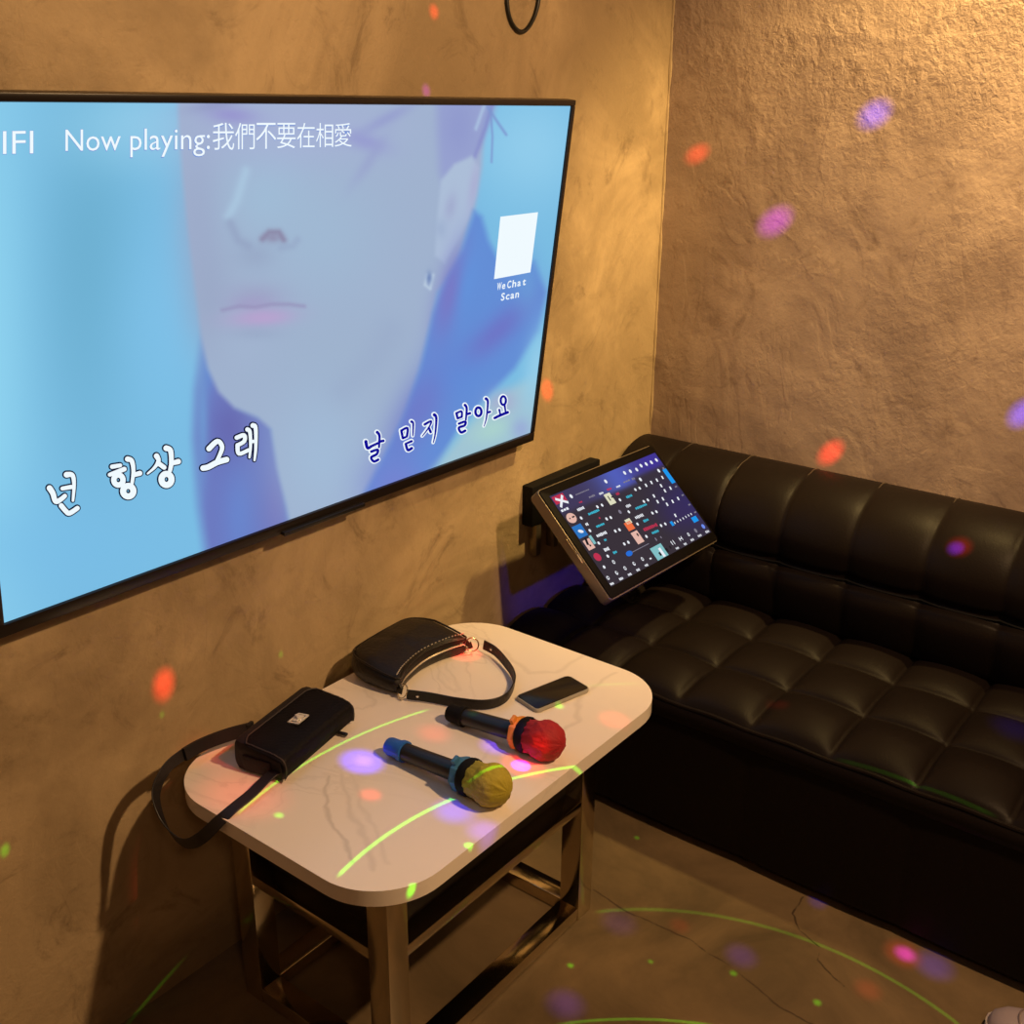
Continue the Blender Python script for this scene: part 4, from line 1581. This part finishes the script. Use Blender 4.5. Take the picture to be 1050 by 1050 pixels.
DOTS = [  # px, py, surface, colour, radius (photo pixels), strength, core (0 soft .. 1 hard)
    (445, 12, LWALL, RED, 9, 1.0), (437, 93, LWALL, MAG, 8, .5), (561, 400, LWALL, RED, 12, 1.2), (168, 702, LWALL, RED, 17, 1.1), (288, 671, LWALL, GRN, 4, .35),
    (166, 733, LWALL, GRN, 4, .3), (5, 872, LWALL, GRN, 7, .7),
    (715, 158, RWALL, RED, 12, .9), (897, 117, RWALL, BLU, 17, 1.5), (795, 227, RWALL, MAG, 17, .8), (852, 464, RWALL, RED, 13, 1.2), (1048, 424, RWALL, BLU, 15, 1.5),
    (980, 562, BACK, BLU, 9, 9), (984, 560, BACK, RED, 14, 3.5), (1040, 745, SEAT, BLU, 28, 2.0), (798, 722, SEAT, RED, 12, 1.6),
    (585, 990, FLOOR, GRN, 4.5, 1.6), (667, 986, FLOOR, GRN, 4, 1.2), (752, 998, FLOOR, GRN, 5, 1.8), (838, 1028, FLOOR, GRN, 5.5, 2), (653, 859, FLOOR, GRN, 3.5, 1.0),
    (928, 978, FLOOR, MAG, 13, 2.2), (926, 978, FLOOR, RED, 22, .7), (958, 990, FLOOR, BLU, 24, .9), (697, 949, FLOOR, RED, 13, .35), (760, 980, FLOOR, VIO, 20, .75), (890, 1015, FLOOR, RED, 18, .3),
    (580, 1030, FLOOR, VIO, 24, .7), (635, 946, FLOOR, VIO, 22, .35), (838, 925, FLOOR, BLU, 12, .5),
    (373, 780, TAB, BLU, 11, 3.0), (371, 781, TAB, BLU, 23, 1.5), (380, 815, TAB, RED, 13, .35), (286, 836, TAB, GRN, 6, .8), (534, 785, TAB, MAG, 10, 3.0), (534, 783, TAB, RED, 22, .7),
    (474, 667, TAB, RED, 20, 1.8), (475, 743, TAB, GRN, 6, 1.6), (573, 724, TAB, GRN, 6, 1.0), (466, 832, TAB, BLU, 24, .5), (508, 765, TAB, VIO, 18, .5), (497, 852, TAB, VIO, 22, .35),
    (248, 815, TAB, RED, 50, .20), (225, 770, TAB, RED, 40, .14), (630, 738, TAB, RED, 18, .35), (445, 752, TAB, RED, 20, .18),
    (422, 912, ('y', TY0), GRN, 6, 1.8), (481, 867, ('y', TY0), GRN, 6, 1.3), (553, 775, ('z', .58), RED, 20, .6),
]
ARCS = [((245, 833), (345, 765), (438, 728), TAB, .9, 3.2), ((347, 898), (467, 818), (607, 784), TAB, 1.3, 4.5), ((606, 703), (628, 701.5), (650, 701), TAB, .5, 3),
        ((612, 935), (760, 944), (985, 1052), FLOOR, .75, 5), ((575, 1050), (650, 1045), (735, 1052), FLOOR, 1.5, 4), ((860, 779), (940, 806), (1018, 836), SEAT, 1.6, 4)]
ARCS2 = [((135, 1045), (155, 1021), (177, 996), LWALL, .35, 4)]

def disco(name, PROJ, dots, arcs):
    pl = bpy.data.lights.new(name, 'POINT')
    pl.shadow_soft_size = 0.0
    pl.energy = 250.0          # the colours below are scaled back by the same factor
    po = bpy.data.objects.new(name, pl)
    COL.objects.link(po)
    po.location = PROJ
    pl.use_nodes = True
    nt = pl.node_tree
    nt.nodes.clear()
    N, L = nt.nodes.new, nt.links.new
    outn = N('ShaderNodeOutputLight')
    em = N('ShaderNodeEmission')
    L(em.outputs[0], outn.inputs[0])
    tcn = N('ShaderNodeTexCoord')
    dirn = N('ShaderNodeVectorMath'); dirn.operation = 'NORMALIZE'
    L(tcn.outputs['Normal'], dirn.inputs[0])
    acc = None


    def addcol(fac_socket, col, s):
        nonlocal acc
        sc_ = N('ShaderNodeVectorMath'); sc_.operation = 'SCALE'
        sc_.inputs[0].default_value = [c*s/250.0 for c in col]
        L(fac_socket, sc_.inputs['Scale'])
        if acc is None:
            acc = sc_.outputs[0]
        else:
            a = N('ShaderNodeVectorMath'); a.operation = 'ADD'
            L(acc, a.inputs[0]); L(sc_.outputs[0], a.inputs[1])
            acc = a.outputs[0]


    def smooth(src, a, b):
        r = N('ShaderNodeMapRange'); r.interpolation_type = 'SMOOTHSTEP'
        r.inputs['From Min'].default_value = a; r.inputs['From Max'].default_value = b
        L(src, r.inputs['Value'])
        return r.outputs['Result']


    def dotp(vec):
        d = N('ShaderNodeVectorMath'); d.operation = 'DOT_PRODUCT'
        d.inputs[1].default_value = vec
        L(dirn.outputs[0], d.inputs[0])
        return d.outputs['Value']


    for px, py, s, col, rp, st_ in dots:
        st_ *= 1.0 if col is GRN else (2.0 if s[0] != 'z' or s is TAB else 1.5)
        P = hit(px, py, s)
        v = P-PROJ
        dd = v.length
        depth = (P-EYE).dot(_f)
        ca = max(.15, abs(AXN[s[0]].dot(v.normalized())))
        ang = rp*depth/FPX/dd
        ds = N('ShaderNodeVectorMath'); ds.operation = 'DISTANCE'
        ds.inputs[1].default_value = v.normalized()
        L(dirn.outputs[0], ds.inputs[0])
        addcol(smooth(ds.outputs['Value'], ang*1.1, ang*.15), col, st_*dd*dd/ca*PSTR/10)
    for p1, p2, p3, s, st_, wpx in arcs:
        P1, P2, P3 = (hit(*p, s) for p in (p1, p2, p3))
        d1, d2, d3 = ((p-PROJ).normalized() for p in (P1, P2, P3))
        q1, q2, q3 = (np.array(p, float)-np.array(PROJ, float) for p in (P1, P2, P3))
        q1, q2, q3 = (q/np.linalg.norm(q) for q in (q1, q2, q3))
        axn = np.cross(q2-q1, q3-q1)
        axn /= np.linalg.norm(axn)
        c = float(axn @ q2)
        ax = Vector(axn)
        dd = (P2-PROJ).length
        w = wpx/2*(P2-EYE).dot(_f)/FPX/dd*math.sqrt(max(.02, 1-c*c))
        sub = N('ShaderNodeMath'); sub.operation = 'SUBTRACT'; sub.inputs[1].default_value = c
        L(dotp(ax), sub.inputs[0])
        ab = N('ShaderNodeMath'); ab.operation = 'ABSOLUTE'; L(sub.outputs[0], ab.inputs[0])
        mid = (d1+d3).normalized()
        lim = min(mid.dot(d1), mid.dot(d3))
        lim_s = smooth(dotp(mid), lim-.0004, lim+.0006)
        mu = N('ShaderNodeMath'); mu.operation = 'MULTIPLY'
        L(smooth(ab.outputs[0], w*1.3, w*.35), mu.inputs[0]); L(lim_s, mu.inputs[1])
        addcol(mu.outputs[0], (.16, 1, .02), st_*dd*dd*PSTR/10)
    L(acc, em.inputs['Color'])


disco('disco_projector', Vector((1.15, -.25, 2.45)), DOTS, ARCS)
disco('added_laser', Vector((.2, -.5, 2.4)), [], ARCS2)  # added source, placed so the green wall line clears the table

wd = bpy.data.worlds.new('room_dark')
S.world = wd
wd.use_nodes = True
wd.node_tree.nodes['Background'].inputs[0].default_value = (.02, .015, .01, 1)
wd.node_tree.nodes['Background'].inputs[1].default_value = .5

# ------------------------------------------------------------------ camera
cam = bpy.data.cameras.new('camera')
cam.sensor_fit = 'HORIZONTAL'
cam.sensor_width = 36
cam.lens = 36*FPX/1050
cam.clip_start = .01
co = bpy.data.objects.new('camera', cam)
COL.objects.link(co)
mm = Matrix((R2, U2, -_f)).transposed().to_4x4()
mm.translation = EYE
co.matrix_world = mm
S.camera = co
S.view_settings.view_transform = 'Standard'
S.view_settings.look = 'None'
S.view_settings.exposure = 0
S.view_settings.gamma = 1
S.view_settings.use_curve_mapping = False
S.cycles.max_bounces = 6
S.cycles.sample_clamp_indirect = 4
S.cycles.use_denoising = True
